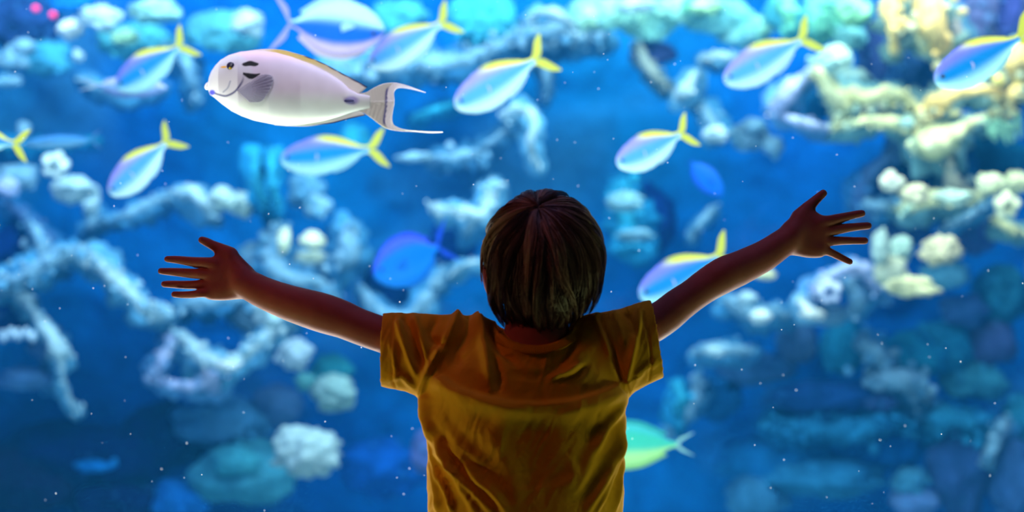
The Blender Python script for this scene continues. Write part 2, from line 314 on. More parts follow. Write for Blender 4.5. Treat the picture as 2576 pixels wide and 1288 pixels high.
#REEF_BEGIN
# ridges and boulders of the rock work: pieces of the wall. (colour, depth, [(px, py, r_px), ...])
RIDGES = [
 # upper left
 (GREYB, 7.6, [(200, 198, 9), (240, 218, 13), (300, 235, 12), (360, 232, 9), (420, 215, 6)]),
 (GREYB, 7.8, [(440, 120, 22), (470, 160, 16), (482, 205, 12), (500, 250, 10)]),
 (TEAL, 7.7, [(-10, 372, 14), (60, 364, 10), (150, 360, 8), (250, 350, 6)]),
 (SLATE, 7.6, [(15, 505, 10), (60, 545, 12), (100, 585, 14), (140, 625, 20), (170, 645, 22)]),
 (GREYB, 7.6, [(250, 562, 9), (320, 540, 10), (390, 505, 14), (440, 490, 14)]),
 (PALE, 7.4, [(450, 486, 16), (490, 488, 18), (520, 520, 16), (545, 545, 12)]),
 (TEAL, 7.1, [(640, 378, 12), (641, 420, 11), (648, 470, 10), (665, 518, 9)]),
 (TEAL, 7.0, [(690, 376, 11), (684, 430, 10), (690, 480, 9), (700, 525, 8)]),
 (DEEPT, 7.3, [(662, 385, 10), (665, 440, 12), (675, 510, 12), (690, 560, 10)]),
 (GREYB, 7.7, [(235, 520, 13), (232, 560, 11), (216, 585, 8)]),
 # left arch under the left hand
 (GREYB, 7.2, [(-10, 726, 22), (50, 704, 20), (110, 664, 20), (165, 640, 20), (215, 640, 18)]),
 (PALE, 7.2, [(212, 640, 17), (268, 682, 17), (320, 730, 19), (375, 778, 19), (430, 787, 13)]),
 (PALE, 7.3, [(30, 705, 18), (60, 750, 14), (90, 790, 12), (122, 835, 16), (148, 878, 18), (152, 915, 10), (160, 960, 6), (178, 1010, 6), (200, 1038, 12)]),
 (GREYB, 7.5, [(60, 690, 22), (110, 640, 24), (95, 590, 14), (60, 540, 9)]),
 # triangle frame below left arm
 (LAV, 7.3, [(438, 832, 8), (424, 872, 11), (402, 918, 12), (378, 950, 10)]),
 (LAV, 7.3, [(376, 950, 10), (430, 966, 9), (490, 970, 14), (535, 955, 16), (545, 985, 10)]),
 (PALE, 7.2, [(438, 832, 9), (480, 868, 15), (530, 908, 18), (585, 912, 17), (640, 872, 16), (690, 832, 20)]),
 (GREYB, 7.4, [(450, 778, 16), (520, 758, 18), (600, 752, 14), (640, 770, 20)]),
 (GREYB, 7.4, [(700, 830, 20), (730, 800, 20), (740, 770, 16), (700, 745, 16), (640, 745, 16)]),
 # behind left forearm
 (GREYB, 7.3, [(700, 560, 16), (690, 610, 22), (680, 660, 24), (720, 700, 20), (790, 710, 18), (850, 760, 14)]),
 (GREYB, 7.5, [(885, 560, 14), (882, 600, 22), (878, 640, 26), (860, 665, 20)]),
 (GREYB, 7.4, [(905, 720, 9), (935, 762, 14), (975, 792, 12), (1025, 795, 12), (1065, 762, 16), (1100, 712, 16), (1120, 670, 10)]),
 (PALE, 7.3, [(1140, 690, 7), (1165, 668, 8), (1200, 660, 7), (1225, 665, 6)]),
 # top centre band
 (GREYB, 7.5, [(820, 170, 22), (890, 172, 24), (960, 172, 26), (1040, 165, 24), (1120, 155, 22), (1200, 140, 20), (1270, 108, 20), (1340, 90, 22), (1430, 100, 18)]),
 (PALE, 7.3, [(1328, 66, 9), (1345, 38, 9), (1385, 30, 10), (1425, 52, 11), (1450, 92, 14)]),
 (GREYB, 7.5, [(1250, 112, 16), (1300, 92, 18), (1370, 78, 18), (1450, 86, 22), (1520, 96, 20)]),
 (GREYB, 7.6, [(1335, 150, 16), (1370, 165, 14), (1378, 210, 9), (1372, 250, 7)]),
 ((130, 150, 150), 7.5, [(1600, 110, 9), (1622, 150, 13), (1650, 195, 14), (1685, 225, 8)]),
 (PALE, 7.3, [(1262, 292, 9), (1300, 278, 14), (1336, 284, 13), (1345, 320, 10), (1336, 350, 9), (1340, 392, 9), (1358, 420, 6)]),
 (TEAL, 7.6, [(1040, 300, 8), (1080, 280, 8), (1150, 262, 8)]),
 (GREYB, 7.6, [(1085, 402, 12), (1140, 395, 18), (1195, 388, 18), (1215, 420, 12)]),
 (GREYB, 7.7, [(1195, 385, 12), (1245, 350, 10), (1290, 315, 8)]),
 (PALE, 7.3, [(1085, 522, 14), (1130, 532, 12), (1180, 536, 14), (1215, 540, 14), (1235, 500, 18), (1240, 460, 18)]),
 (GREYB, 7.4, [(1190, 540, 16), (1185, 565, 14), (1170, 590, 10)]),
 # right of the head
 (TEAL, 7.6, [(1560, 470, 20), (1575, 520, 30), (1580, 570, 24), (1590, 620, 26)]),
 (GREYB, 7.5, [(1740, 600, 7), (1762, 560, 8), (1800, 520, 9)]),
 (PALE, 7.3, [(1765, 150, 9), (1800, 142, 12), (1835, 146, 10), (1858, 160, 9)]),
 (PALE, 7.3, [(1760, 178, 9), (1742, 200, 12), (1725, 228, 18), (1702, 245, 9)]),
 (GREYB, 7.3, [(1762, 262, 8), (1780, 290, 12), (1795, 322, 20), (1800, 345, 18)]),
 # long cream shelf at upper right
 (LAV, 6.9, [(1946, 284, 10), (1958, 262, 16), (1982, 232, 18), (2012, 205, 14), (2040, 185, 12)]),
 (LAV, 6.9, [(1946, 286, 8), (1990, 298, 9), (2040, 314, 11), (2090, 325, 12)]),
 (CREAM, 6.9, [(2085, 322, 11), (2140, 312, 14), (2200, 304, 14), (2260, 312, 16), (2305, 340, 26)]),
 (CREAM, 6.9, [(2042, 168, 14), (2066, 196, 16), (2098, 232, 20), (2120, 268, 20), (2110, 300, 14)]),
 (CREAM, 6.9, [(2110, 250, 22), (2170, 246, 24), (2235, 236, 18), (2275, 244, 16), (2292, 280, 14), (2300, 320, 22)]),
 ((190, 200, 190), 7.1, [(2150, 270, 20), (2200, 276, 22), (2230, 290, 12)]),
 (CREAM, 6.8, [(2300, 340, 24), (2330, 352, 34), (2372, 348, 32), (2410, 330, 20), (2440, 310, 14), (2490, 294, 14), (2530, 282, 16)]),
 (GOLD, 6.8, [(2532, 284, 14), (2534, 258, 15), (2510, 238, 14), (2470, 226, 13), (2420, 234, 14), (2372, 250, 20), (2335, 280, 22), (2318, 320, 20)]),
 ((190, 195, 175), 7.0, [(2395, 372, 16), (2390, 400, 13), (2392, 435, 15), (2402, 468, 22), (2420, 492, 26)]),
 (SLATE, 7.2, [(2262, 300, 12), (2262, 345, 18), (2240, 392, 16), (2208, 420, 14), (2180, 450, 16), (2168, 500, 20), (2165, 545, 14)]),
 (GREYB, 7.1, [(2165, 512, 12), (2210, 518, 14), (2262, 516, 14)]),
 (CREAM, 6.9, [(2255, 524, 15), (2310, 512, 16), (2370, 500, 18), (2430, 498, 16), (2470, 484, 15)]),
 (GREYB, 6.9, [(2365, 580, 7), (2400, 562, 9), (2450, 536, 9), (2490, 508, 8)]),
 (CREAM, 6.9, [(2500, 550, 9), (2530, 568, 12), (2570, 590, 12)]),
 (GOLD, 6.7, [(2236, -10, 20), (2240, 40, 19), (2248, 95, 12), (2248, 138, 7)]),
 (GOLD, 6.7, [(2320, -10, 30), (2345, 40, 34), (2362, 90, 26), (2366, 138, 10)]),
 (CREAM, 6.8, [(2310, 60, 12), (2325, 105, 14), (2332, 135, 9)]),
 ((150, 150, 150), 6.9, [(2385, 40, 14), (2405, 80, 16), (2420, 105, 10)]),
 (GREEN, 7.0, [(1972, -10, 22), (1980, 40, 18), (1988, 80, 9)]),
 (GOLD, 6.7, [(2568, 100, 10), (2560, 160, 24), (2560, 190, 26)]),
 (GOLD, 6.7, [(2548, 232, 22), (2562, 238, 20)]),
 # below the right hand
 (LAV, 7.0, [(2040, 760, 8), (2055, 722, 12), (2100, 690, 12), (2150, 672, 14), (2190, 690, 18), (2205, 730, 14)]),
 (GREYB, 7.1, [(2130, 700, 12), (2160, 740, 20), (2150, 785, 12)]),
 (WHITE, 6.9, [(2008, 752, 8), (2028, 776, 12), (2058, 796, 9)]),
 (GREYB, 7.3, [(1740, 885, 9), (1800, 878, 15), (1850, 882, 14), (1900, 880, 8)]),
 (GREYB, 7.3, [(1820, 750, 14), (1860, 768, 20), (1900, 790, 16), (1945, 780, 14), (1975, 800, 12)]),
 (GREYB, 7.5, [(1755, 940, 14), (1752, 985, 16), (1735, 1030, 14), (1700, 1060, 12), (1680, 1090, 12)]),
 (TEAL, 7.2, [(1700, 960, 10), (1715, 1010, 16), (1700, 1045, 18)]),
 ((30, 112, 160), 7.5, [(1920, 1060, 20), (2000, 1075, 22), (2100, 1085, 24), (2200, 1072, 26), (2280, 1050, 24)]),
 (GREYB, 7.5, [(2190, 960, 26), (2250, 950, 26), (2300, 965, 26), (2330, 1000, 24)]),
 (GREYB, 7.4, [(2480, 1180, 14), (2492, 1140, 14), (2510, 1100, 16), (2530, 1060, 18)]),
 ((34, 118, 160), 7.5, [(2330, 1080, 20), (2390, 1050, 24), (2450, 1070, 24), (2480, 1110, 18)]),
 (GREYB, 7.5, [(2150, 850, 14), (2200, 880, 22), (2240, 930, 18)]),
]
BOULDERS = [  # colour, x, y, rx, ry, depth
 ((70, 160, 180), 330, 105, 90, 45, 7.9), ((80, 165, 185), 560, 80, 90, 55, 7.9), ((60, 150, 190), 115, 150, 60, 45, 7.9),
 (GREYB, 28, 150, 45, 28, 7.7), (GREYB, 20, 205, 38, 14, 7.7), ((30, 60, 120), 60, 60, 80, 70, 8.0), (BLUE, 180, 10, 60, 25, 8.0),
 (GREYB, 40, 448, 52, 36, 7.7), (LAV, 18, 470, 30, 22, 7.5), (GREYB, 60, 325, 16, 18, 7.6),
 ((90, 150, 190), 770, 475, 46, 48, 7.8), ((120, 170, 200), 800, 520, 34, 30, 7.7), (TEAL, 890, 352, 40, 40, 7.8),
 (NAVY, 35, 625, 55, 60, 7.9), (NAVY, 22, 790, 70, 46, 7.9), (NAVY, 1000, 700, 92, 82, 8.0), (NAVY, 1130, 620, 60, 60, 8.0), (NAVY, 1640, 560, 55, 90, 8.1),  # navy lumps: shade of caves and holes put into their colour
 (SLATE, 120, 870, 50, 44, 7.7), ((80, 130, 190), 60, 955, 80, 28, 7.7), ((60, 130, 190), 130, 945, 30, 50, 7.8),
 (GREYB, 640, 800, 70, 44, 7.8), (GREYB, 780, 655, 70, 34, 7.8), (GREYB, 650, 640, 46, 34, 7.6),
 ((40, 130, 150), 835, 935, 50, 40, 7.8), ((60, 120, 170), 560, 1060, 130, 60, 7.9), ((60, 140, 170), 620, 1190, 130, 80, 7.8),
 ((60, 150, 175), 590, 1160, 60, 36, 7.6), ((20, 100, 190), 450, 1262, 70, 60, 7.8), (SLATE, 700, 1020, 60, 50, 7.9), (PLUM, 1070, 1140, 34, 56, 7.7),
 ((6, 14, 78), 200, 1150, 210, 90, 8.0), ((6, 14, 78), 420, 1100, 110, 80, 8.0), ((18, 14, 62), 70, 1200, 120, 80, 7.9), ((8, 14, 70), 300, 1270, 140, 60, 7.9),  # near-black blue lumps: shade of the low left caves put into colour
 (BLUE, 240, 1170, 60, 16, 7.8), ((10, 80, 180), 960, 1180, 110, 70, 8.0),
 ((70, 170, 195), 1010, 45, 66, 46, 7.8), ((60, 170, 200), 1210, 48, 84, 66, 7.6), ((130, 200, 195), 1480, 40, 56, 44, 7.6), (MINT, 1556, 34, 60, 40, 7.5),
 ((130, 205, 200), 1640, 66, 66, 36, 7.6), (MINT, 1700, 22, 60, 34, 7.5), (PALE, 1600, 12, 50, 20, 7.3), (PLUM, 1640, 135, 60, 30, 7.8),
 ((110, 190, 200), 1800, 42, 84, 44, 7.6), (GREEN, 1772, 12, 50, 22, 7.4), ((130, 205, 190), 1900, 70, 50, 36, 7.6), ((120, 190, 200), 1870, 90, 60, 30, 7.6),
 ((110, 200, 180), 2060, 50, 46, 60, 7.4), (GREEN, 2140, 34, 52, 44, 7.4), ((110, 180, 190), 2130, 90, 44, 36, 7.4), (GREEN, 2105, 10, 40, 20, 7.2),
 ((50, 70, 135), 2200, 150, 40, 90, 7.6), ((40, 80, 140), 2290, 170, 60, 80, 7.5), ((80, 90, 140), 2490, 50, 100, 80, 7.6), ((50, 60, 130), 2540, 40, 26, 80, 7.4),
 ((90, 150, 190), 1990, 245, 30, 28, 7.2), ((20, 110, 170), 2040, 265, 60, 36, 7.5), (TEAL, 2330, 262, 40, 30, 7.3), ((150, 190, 190), 2140, 200, 50, 30, 7.3),
 ((14, 50, 110), 2310, 432, 76, 46, 7.5), ((8, 80, 120), 2480, 395, 96, 70, 7.5), ((20, 90, 140), 2428, 430, 30, 56, 7.3), ((14, 60, 140), 2210, 475, 44, 36, 7.5),  # first two: dark colour stands in for cave shade
 ((50, 80, 150), 2260, 575, 90, 44, 7.5), ((60, 90, 160), 2440, 590, 70, 44, 7.5), ((16, 100, 140), 2390, 545, 30, 22, 7.3),
 (GREYB, 1885, 342, 44, 34, 7.7), (GREYB, 1946, 368, 26, 24, 7.6), (GREYB, 1900, 315, 30, 18, 7.6),
 ((90, 160, 190), 2380, 690, 60, 34, 7.4), (SLATE, 2000, 860, 50, 60, 7.9), ((30, 130, 175), 2120, 870, 60, 70, 7.8), (GREYB, 2080, 790, 60, 26, 7.5),
 ((30, 130, 170), 2290, 900, 90, 60, 7.7), ((30, 120, 160), 2370, 880, 80, 66, 7.8), ((60, 80, 140), 2500, 860, 60, 60, 7.8), ((50, 130, 160), 2450, 960, 80, 50, 7.8),
 ((24, 70, 140), 2060, 995, 140, 40, 7.7), ((50, 80, 140), 2210, 1010, 40, 26, 7.6), ((20, 110, 180), 1960, 1160, 160, 60, 7.9), ((40, 120, 170), 2080, 1200, 150, 44, 7.7),  # first one: dark colour stands in for a shaded recess
 ((60, 130, 180), 1900, 1250, 80, 60, 7.8), ((10, 90, 170), 2200, 1130, 120, 50, 7.8), ((46, 80, 140), 2410, 1180, 74, 110, 7.7), ((50, 90, 150), 2550, 1220, 60, 100, 7.6),
 ((40, 130, 170), 2560, 1060, 40, 60, 7.8), ((60, 130, 170), 2290, 1210, 44, 40, 7.6), ((80, 120, 180), 2300, 1262, 60, 34, 7.6), ((20, 100, 170), 1800, 1000, 70, 60, 8.0),
 ((60, 110, 170), 1900, 930, 90, 40, 7.9), ((30, 110, 150), 2520, 740, 70, 70, 7.8), ((50, 90, 150), 2420, 780, 60, 40, 7.7),
]
def blend(c, d, f): return tuple(int(a + (b - a) * f) for a, b in zip(c, d))
for i, (c, Y, pts) in enumerate(RIDGES):
    bc = blend(c, (20, 125, 200), 0.5)
    tube_mesh('rock_ridge', [(x + 6 * math.sin(i * 3 + k), y + 9, r * 1.75 + 6) for k, (x, y, r) in enumerate(pts)], Y + 0.3, bc, WALL, seed=i + 50, dy=0.2, rough=0.7)
    tube_mesh('rock_ridge', pts, Y, c, WALL, seed=i, dy=0.35)
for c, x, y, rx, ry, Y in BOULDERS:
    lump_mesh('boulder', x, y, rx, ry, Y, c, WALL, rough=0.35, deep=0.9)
# encrusting growth: hundreds of small knobs over the ridges and the wall, nobody could count them
def crust():
    import bmesh
    bm = bmesh.new(); bmesh.ops.create_icosphere(bm, subdivisions=2, radius=1)
    v0 = np.array([v.co[:] for v in bm.verts]); f0 = np.array([[v.index for v in f.verts] for f in bm.faces]); bm.free()
    V_, F_, C_ = [], [], []; n = 0
    def add(px, py, r, Y, c):
        nonlocal n
        k = 1 + 0.45 * fbm(v0 * 1.8 + rng.uniform(0, 90), 2)
        q = v0 * k[:, None] * (r * Y / F_PX) * rng.uniform(0.6, 1.3, 3) + P(px, py, Y)
        V_.append(q); F_.append(f0 + n); n += len(v0)
        C_.append(np.tile(np.clip(np.array(srgb(*c)) * rng.uniform(0.85, 1.35), 0, 0.9), (len(v0), 1)))
    for c, Y, pts in RIDGES:
        ln = np.sum(np.linalg.norm(np.diff(np.array(pts)[:, :2], axis=0), axis=1))
        g = smoothline(pts, max(6, int(ln / 9)))
        for x, y, r in g:
            for _ in range(2):
                add(x + rng.normal(0, r * 0.8), y + rng.normal(0, r * 0.8), rng.uniform(0.25, 0.6) * max(r, 8), Y + rng.uniform(-0.04, 0.12), blend(c, (40, 135, 200), rng.uniform(-0.15, 0.4)))
    for c, x, y, rx, ry, Y in BOULDERS:
        if c == NAVY: continue
        for _ in range(int(rx * ry / (160 if y < 780 else 700))):
            a = rng.uniform(0, 6.28); q = math.sqrt(rng.uniform(0, 1)) * 1.05
            add(x + rx * q * math.cos(a), y + ry * q * math.sin(a), rng.uniform(4, 13), Y - 0.4 * (rx + ry) * Y / F_PX * math.sqrt(max(0, 1 - q * q)) - 0.0, blend(c, (60, 150, 200), rng.uniform(0, 0.35)))
    o = mesh_obj('coral_crust', np.vstack(V_), np.vstack(F_), mat_principled('coral_crust', vcol=True, rough=0.95, spec=0.05), WALL, colors=np.vstack(C_))
    o['kind'] = 'stuff'
crust()
# the rock work goes on past both edges of the view
for k in range(34):
    sx = -1 if k % 2 else 1
    lump_mesh('boulder', 1288 + sx * rng.uniform(1400, 2050), rng.uniform(-150, 1300), rng.uniform(40, 120), rng.uniform(30, 80), rng.uniform(7.3, 7.9),
              [GREYB, TEAL, SLATE, (90, 150, 185), CREAM][k % 5] if k % 3 else (30, 110, 160), WALL, rough=0.5)
# single corals and sponges that can be picked out
CORALS = [  # name, label, category, colour, x, y, rx, ry, depth, knobs
 ('round_coral', 'bright white round coral knob at upper left, above the teal fish', WHITE, 176, 72, 27, 23, 7.2, .10),
 ('cauliflower_coral', 'pale cyan cauliflower coral beside the white round knob at upper left', PALE, 250, 44, 44, 28, 7.15, .22),
 ('cauliflower_coral', 'pale green knobbly coral at the top, above the yellow tail of the teal fish', (140, 205, 205), 385, 26, 60, 26, 7.3, .22),
 ('round_coral', 'pale blue round coral between top edge and surgeonfish back', PALE, 622, 60, 35, 30, 7.3, .15),
 ('coral_knob', 'tiny white coral knob left of the teal yellowtail fish', PALE, 197, 139, 13, 13, 7.2, .1),
 ('coral_knob', 'pale coral lump under the cauliflower corals at far upper left', GREYB, 60, 120, 26, 18, 7.4, .2),
 ('green_coral', 'yellow green coral patch behind the teal fish back', (150, 205, 165), 318, 92, 34, 20, 7.4, .2),
 ('cauliflower_coral', 'pale knobbly coral clump under the ring coral at left', PALE, 186, 476, 44, 30, 7.2, .25),
 ('coral_knob', 'pale hanging coral on the right of the left clump', PALE, 228, 502, 20, 34, 7.5, .2),
 ('brain_coral', 'grey white brain coral above the left forearm, left of a twin', (170, 205, 205), 562, 500, 33, 24, 7.2, .2),
 ('brain_coral', 'grey white round brain coral, right one of the pair above left forearm', (175, 205, 200), 614, 512, 30, 32, 7.42, .2),
 ('cream_coral', 'cream leaf shaped coral just above the left elbow', (205, 220, 190), 716, 604, 15, 30, 7.0, .1),
 ('cream_coral', 'bright cream round coral above the left elbow', (215, 225, 195), 786, 604, 27, 20, 7.0, .12),
 ('cream_coral', 'pale cream flat coral under the bright cream one', (190, 210, 195), 780, 646, 34, 13, 7.1, .15),
 ('pale_coral', 'large bright white coral dome at the lower left of the shirt', (160, 192, 202), 772, 1134, 80, 54, 6.9, .14),
 ('pale_coral', 'square pale blue coral under the left sleeve', (150, 180, 205), 738, 892, 40, 34, 7.2, .12),
 ('green_coral', 'pale green furry coral beside the left armpit', (125, 165, 170), 842, 988, 46, 42, 7.2, .2),
 ('green_coral', 'small green tinted coral left of the shirt side', (70, 140, 150), 770, 960, 24, 20, 7.4, .2),
 ('white_coral', 'white coral lump at the lower point of the pale ridge frame', WHITE, 575, 918, 30, 13, 7.0, .15),
 ('white_coral', 'pale blue coral heap between forearm and ridge frame', PALE, 680, 800, 34, 26, 7.0, .2),
 ('white_coral', 'small white coral beside the ridge under the forearm', PALE, 655, 765, 20, 14, 6.9, .2),
 ('flat_coral', 'pale teal flat coral right of the head, upper of two', (110, 165, 188), 1572, 506, 40, 24, 7.0, .08),
 ('flat_coral', 'pale teal flat coral right of the head, lower of two', (100, 155, 185), 1592, 592, 44, 14, 7.0, .08),
 ('flat_coral', 'pale flat coral just behind the tail of the level blue yellowtail', GREYB, 1040, 396, 42, 12, 7.0, .08),
 ('mint_coral', 'mint white crinkled coral on the rocks above the right hand', (180, 228, 215), 2102, 150, 44, 28, 6.8, .2),
 ('cream_coral', 'cream white coral knob, first above the right fingers', (220, 228, 205), 2240, 457, 26, 22, 6.6, .15),
 ('gold_coral', 'golden cream coral on the right of the cream knob', (225, 222, 180), 2296, 488, 34, 22, 6.6, .25),
 ('cream_coral', 'pale yellow coral cluster on the right, left of the ring sponge', (218, 226, 180), 2490, 468, 32, 24, 6.6, .28),
 ('cream_coral', 'pale yellow coral cluster at the right edge above the ring sponge', (220, 226, 175), 2552, 462, 34, 22, 6.85, .28),
 ('mint_coral', 'mint coral heap on the ledge above the right fingers', (190, 222, 205), 2404, 500, 40, 16, 6.7, .25),
 ('gold_coral', 'large cream brain coral right of the finger tips', (220, 212, 170), 2370, 632, 42, 28, 6.6, .25),
 ('gold_coral', 'yellow cream coral lump under the right fingers', (222, 220, 165), 2300, 722, 52, 22, 6.5, .25),
 ('mint_coral', 'mint coral column beside the index finger of the right hand', (180, 210, 200), 2215, 618, 18, 34, 6.7, .2),
 ('mint_coral', 'mint coral column further right of the right fingers', (180, 215, 200), 2264, 626, 24, 30, 6.9, .3),
 ('cream_coral', 'cream coral rubble heap below the right little finger', (205, 215, 185), 2240, 690, 40, 34, 6.8, .3),
 ('white_coral', 'white round coral below the right forearm', (200, 225, 235), 1912, 798, 24, 16, 6.8, .15),
 ('white_coral', 'white coral slab below the right palm', (215, 228, 225), 2042, 790, 28, 12, 6.8, .15),
 ('cream_coral', 'pale yellow coral right under the right forearm', (205, 210, 165), 1925, 690, 24, 12, 7.0, .15),
 ('white_coral', 'small pale coral between right forearm and lower ridges', PALE, 1880, 750, 20, 16, 7.0, .15),
 ('white_coral', 'pale blue coral row right of the sleeve', PALE, 1800, 884, 26, 12, 7.0, .2),
 ('pale_coral', 'pale coral blob left of the round hazy corals, above right arm', (170, 205, 225), 1798, 338, 32, 18, 7.0, .15),
 ('green_coral', 'mint green coral at the top centre right', (150, 215, 190), 1478, 45, 26, 26, 7.1, .2),
 ('green_coral', 'green coral at the top edge above the right hand fish', (160, 225, 170), 1770, 16, 34, 18, 7.1, .2),
 ('green_coral', 'bright green coral mound at the top, left of the golden rock', (135, 215, 165), 2150, 28, 38, 30, 7.0, .2),
]
for nm, lab, c, x, y, rx, ry, Y, kn in CORALS:
    o = lump_mesh(nm, x, y, rx, ry, Y, blend(c, (120, 160, 180), 0.15), None, rough=0.48, knobs=kn, kf=4.2, deep=1.1)
    tag(o, lab, 'coral')
tag(ring_mesh('ring_sponge', 140, 415, 20, 13, 7.0, (185, 215, 225)), 'pale bumpy ring sponge at the left, above the coral clump', 'sponge')
tag(ring_mesh('ring_sponge', 2532, 516, 19, 12, 6.5, (215, 225, 190)), 'cream ring sponge at the right edge', 'sponge')
tag(ring_mesh('ring_sponge', 2085, 732, 20, 10, 6.7, (185, 205, 235)), 'pale lilac ring sponge below the right palm', 'sponge')
for k, (x, y) in enumerate([(90, 22), (133, 38)]):
    o = lump_mesh('pink_polyp', x, y, 9, 9, 6.8, (255, 70, 130), None, rough=0.1)
    tag(o, ['small pink polyp at the top left corner, nearer the corner', 'small pink polyp at the top left corner, lower and further right'][k], 'polyp')
for k, (x, y, ln) in enumerate([(2484, 312, 34), (2508, 318, 30), (2524, 322, 26), (2544, 326, 34), (2562, 300, 50), (2500, 340, 18), (2530, 350, 14)]):
    tube_mesh('rock_spike', [(x - 4, y - 20, 9), (x, y, 8), (x + 4, y + ln, 3)], 6.8, (120, 175, 150), WALL, seed=k)
for k, (x, y) in enumerate([(8, 846), (28, 838), (46, 842), (66, 838), (82, 846)]):
    lump_mesh('coral_tooth', x, y, 8, 15, 7.1, (170, 205, 235), WALL, rough=0.2)
#REEF_END

# ------------------------------------------------------------------ fish
def fin_strip(name, A, B, nu, nv, thick, colf, parent, mat, puff=0.0):
    """sheet between curve A and curve B (arrays of x,z), given a real thickness"""
    a = smoothline(A, nu); b = smoothline(B, nu)
    s = np.linspace(0, 1, nv)[None, :, None]
    g = (a[:, None] * (1 - s) + b[:, None] * s).reshape(-1, 2)
    th = thick * (0.25 + 0.75 * (1 - np.tile(np.linspace(0, 1, nv), nu)))
    ray = 0.06 * thick * np.sin(np.repeat(np.linspace(0, nu * 0.9, nu), nv) * 2.2)
    v1 = np.stack([g[:, 0], -th / 2 + ray, g[:, 1]], 1); v2 = np.stack([g[:, 0], th / 2 + ray, g[:, 1]], 1)
    f1 = grid_faces(nu, nv); n = nu * nv
    idx = np.arange(n).reshape(nu, nv)
    loop = np.concatenate([idx[:, 0], idx[-1, 1:], idx[::-1, -1][1:], idx[0, ::-1][1:-1]])
    l2 = np.roll(loop, -1)
    side = np.stack([loop, l2, l2 + n, loop + n], 1)
    f = np.vstack([f1, f1[:, ::-1] + n, side])
    v = np.vstack([v1, v2]); c = colf(v)
    return mesh_obj(name, v, f, mat, parent, colors=c)
def fish_body(name, xs, top, bot, thick, colf, parent, nu=80, nv=48, pw=0.75):
    t = np.linspace(0, 1, nu); x = xs[0] + (xs[-1] - xs[0]) * (0.5 - 0.5 * np.cos(np.pi * t))
    tp = np.interp(x, *top); bt = np.interp(x, *bot); T = np.interp(x, *thick)
    a = np.linspace(0, 2 * np.pi, nv, endpoint=False)
    vz = np.sin(a); vy = np.sign(np.cos(a)) * np.abs(np.cos(a)) ** pw
    z = (tp + bt)[:, None] / 2 + (tp - bt)[:, None] / 2 * vz[None]; y = T[:, None] * vy[None]
    v = np.stack([np.repeat(x, nv), y.ravel(), z.ravel()], 1)
    vv = np.tile(vz, nu)
    c = colf(v, (v[:, 0] - xs[0]) / (xs[-1] - xs[0]), vv)
    f = grid_faces(nu, nv, True)
    return mesh_obj(name, v, f[:, ::-1], M_fish, parent, colors=c)
def ss(a, b, x): t = np.clip((x - a) / (b - a), 0, 1); return t * t * (3 - 2 * t)
def mixc(c, c2, w): return c + (np.asarray(c2) - c) * np.clip(w, 0, 1)[:, None]
def disc_mesh(name, r, mat, parent, loc, squash=0.5, rot=(0, 0, 0)):
    v, f = ico(); o = mesh_obj(name, v * np.array([r, r * squash, r]), f, mat, parent); o.location = loc; o.rotation_euler = rot
    return o
M_iris_y = mat_principled('iris_gold', srgb(215, 190, 40), rough=0.25)
M_iris_d = mat_principled('iris_dark', srgb(30, 34, 70), rough=0.25)

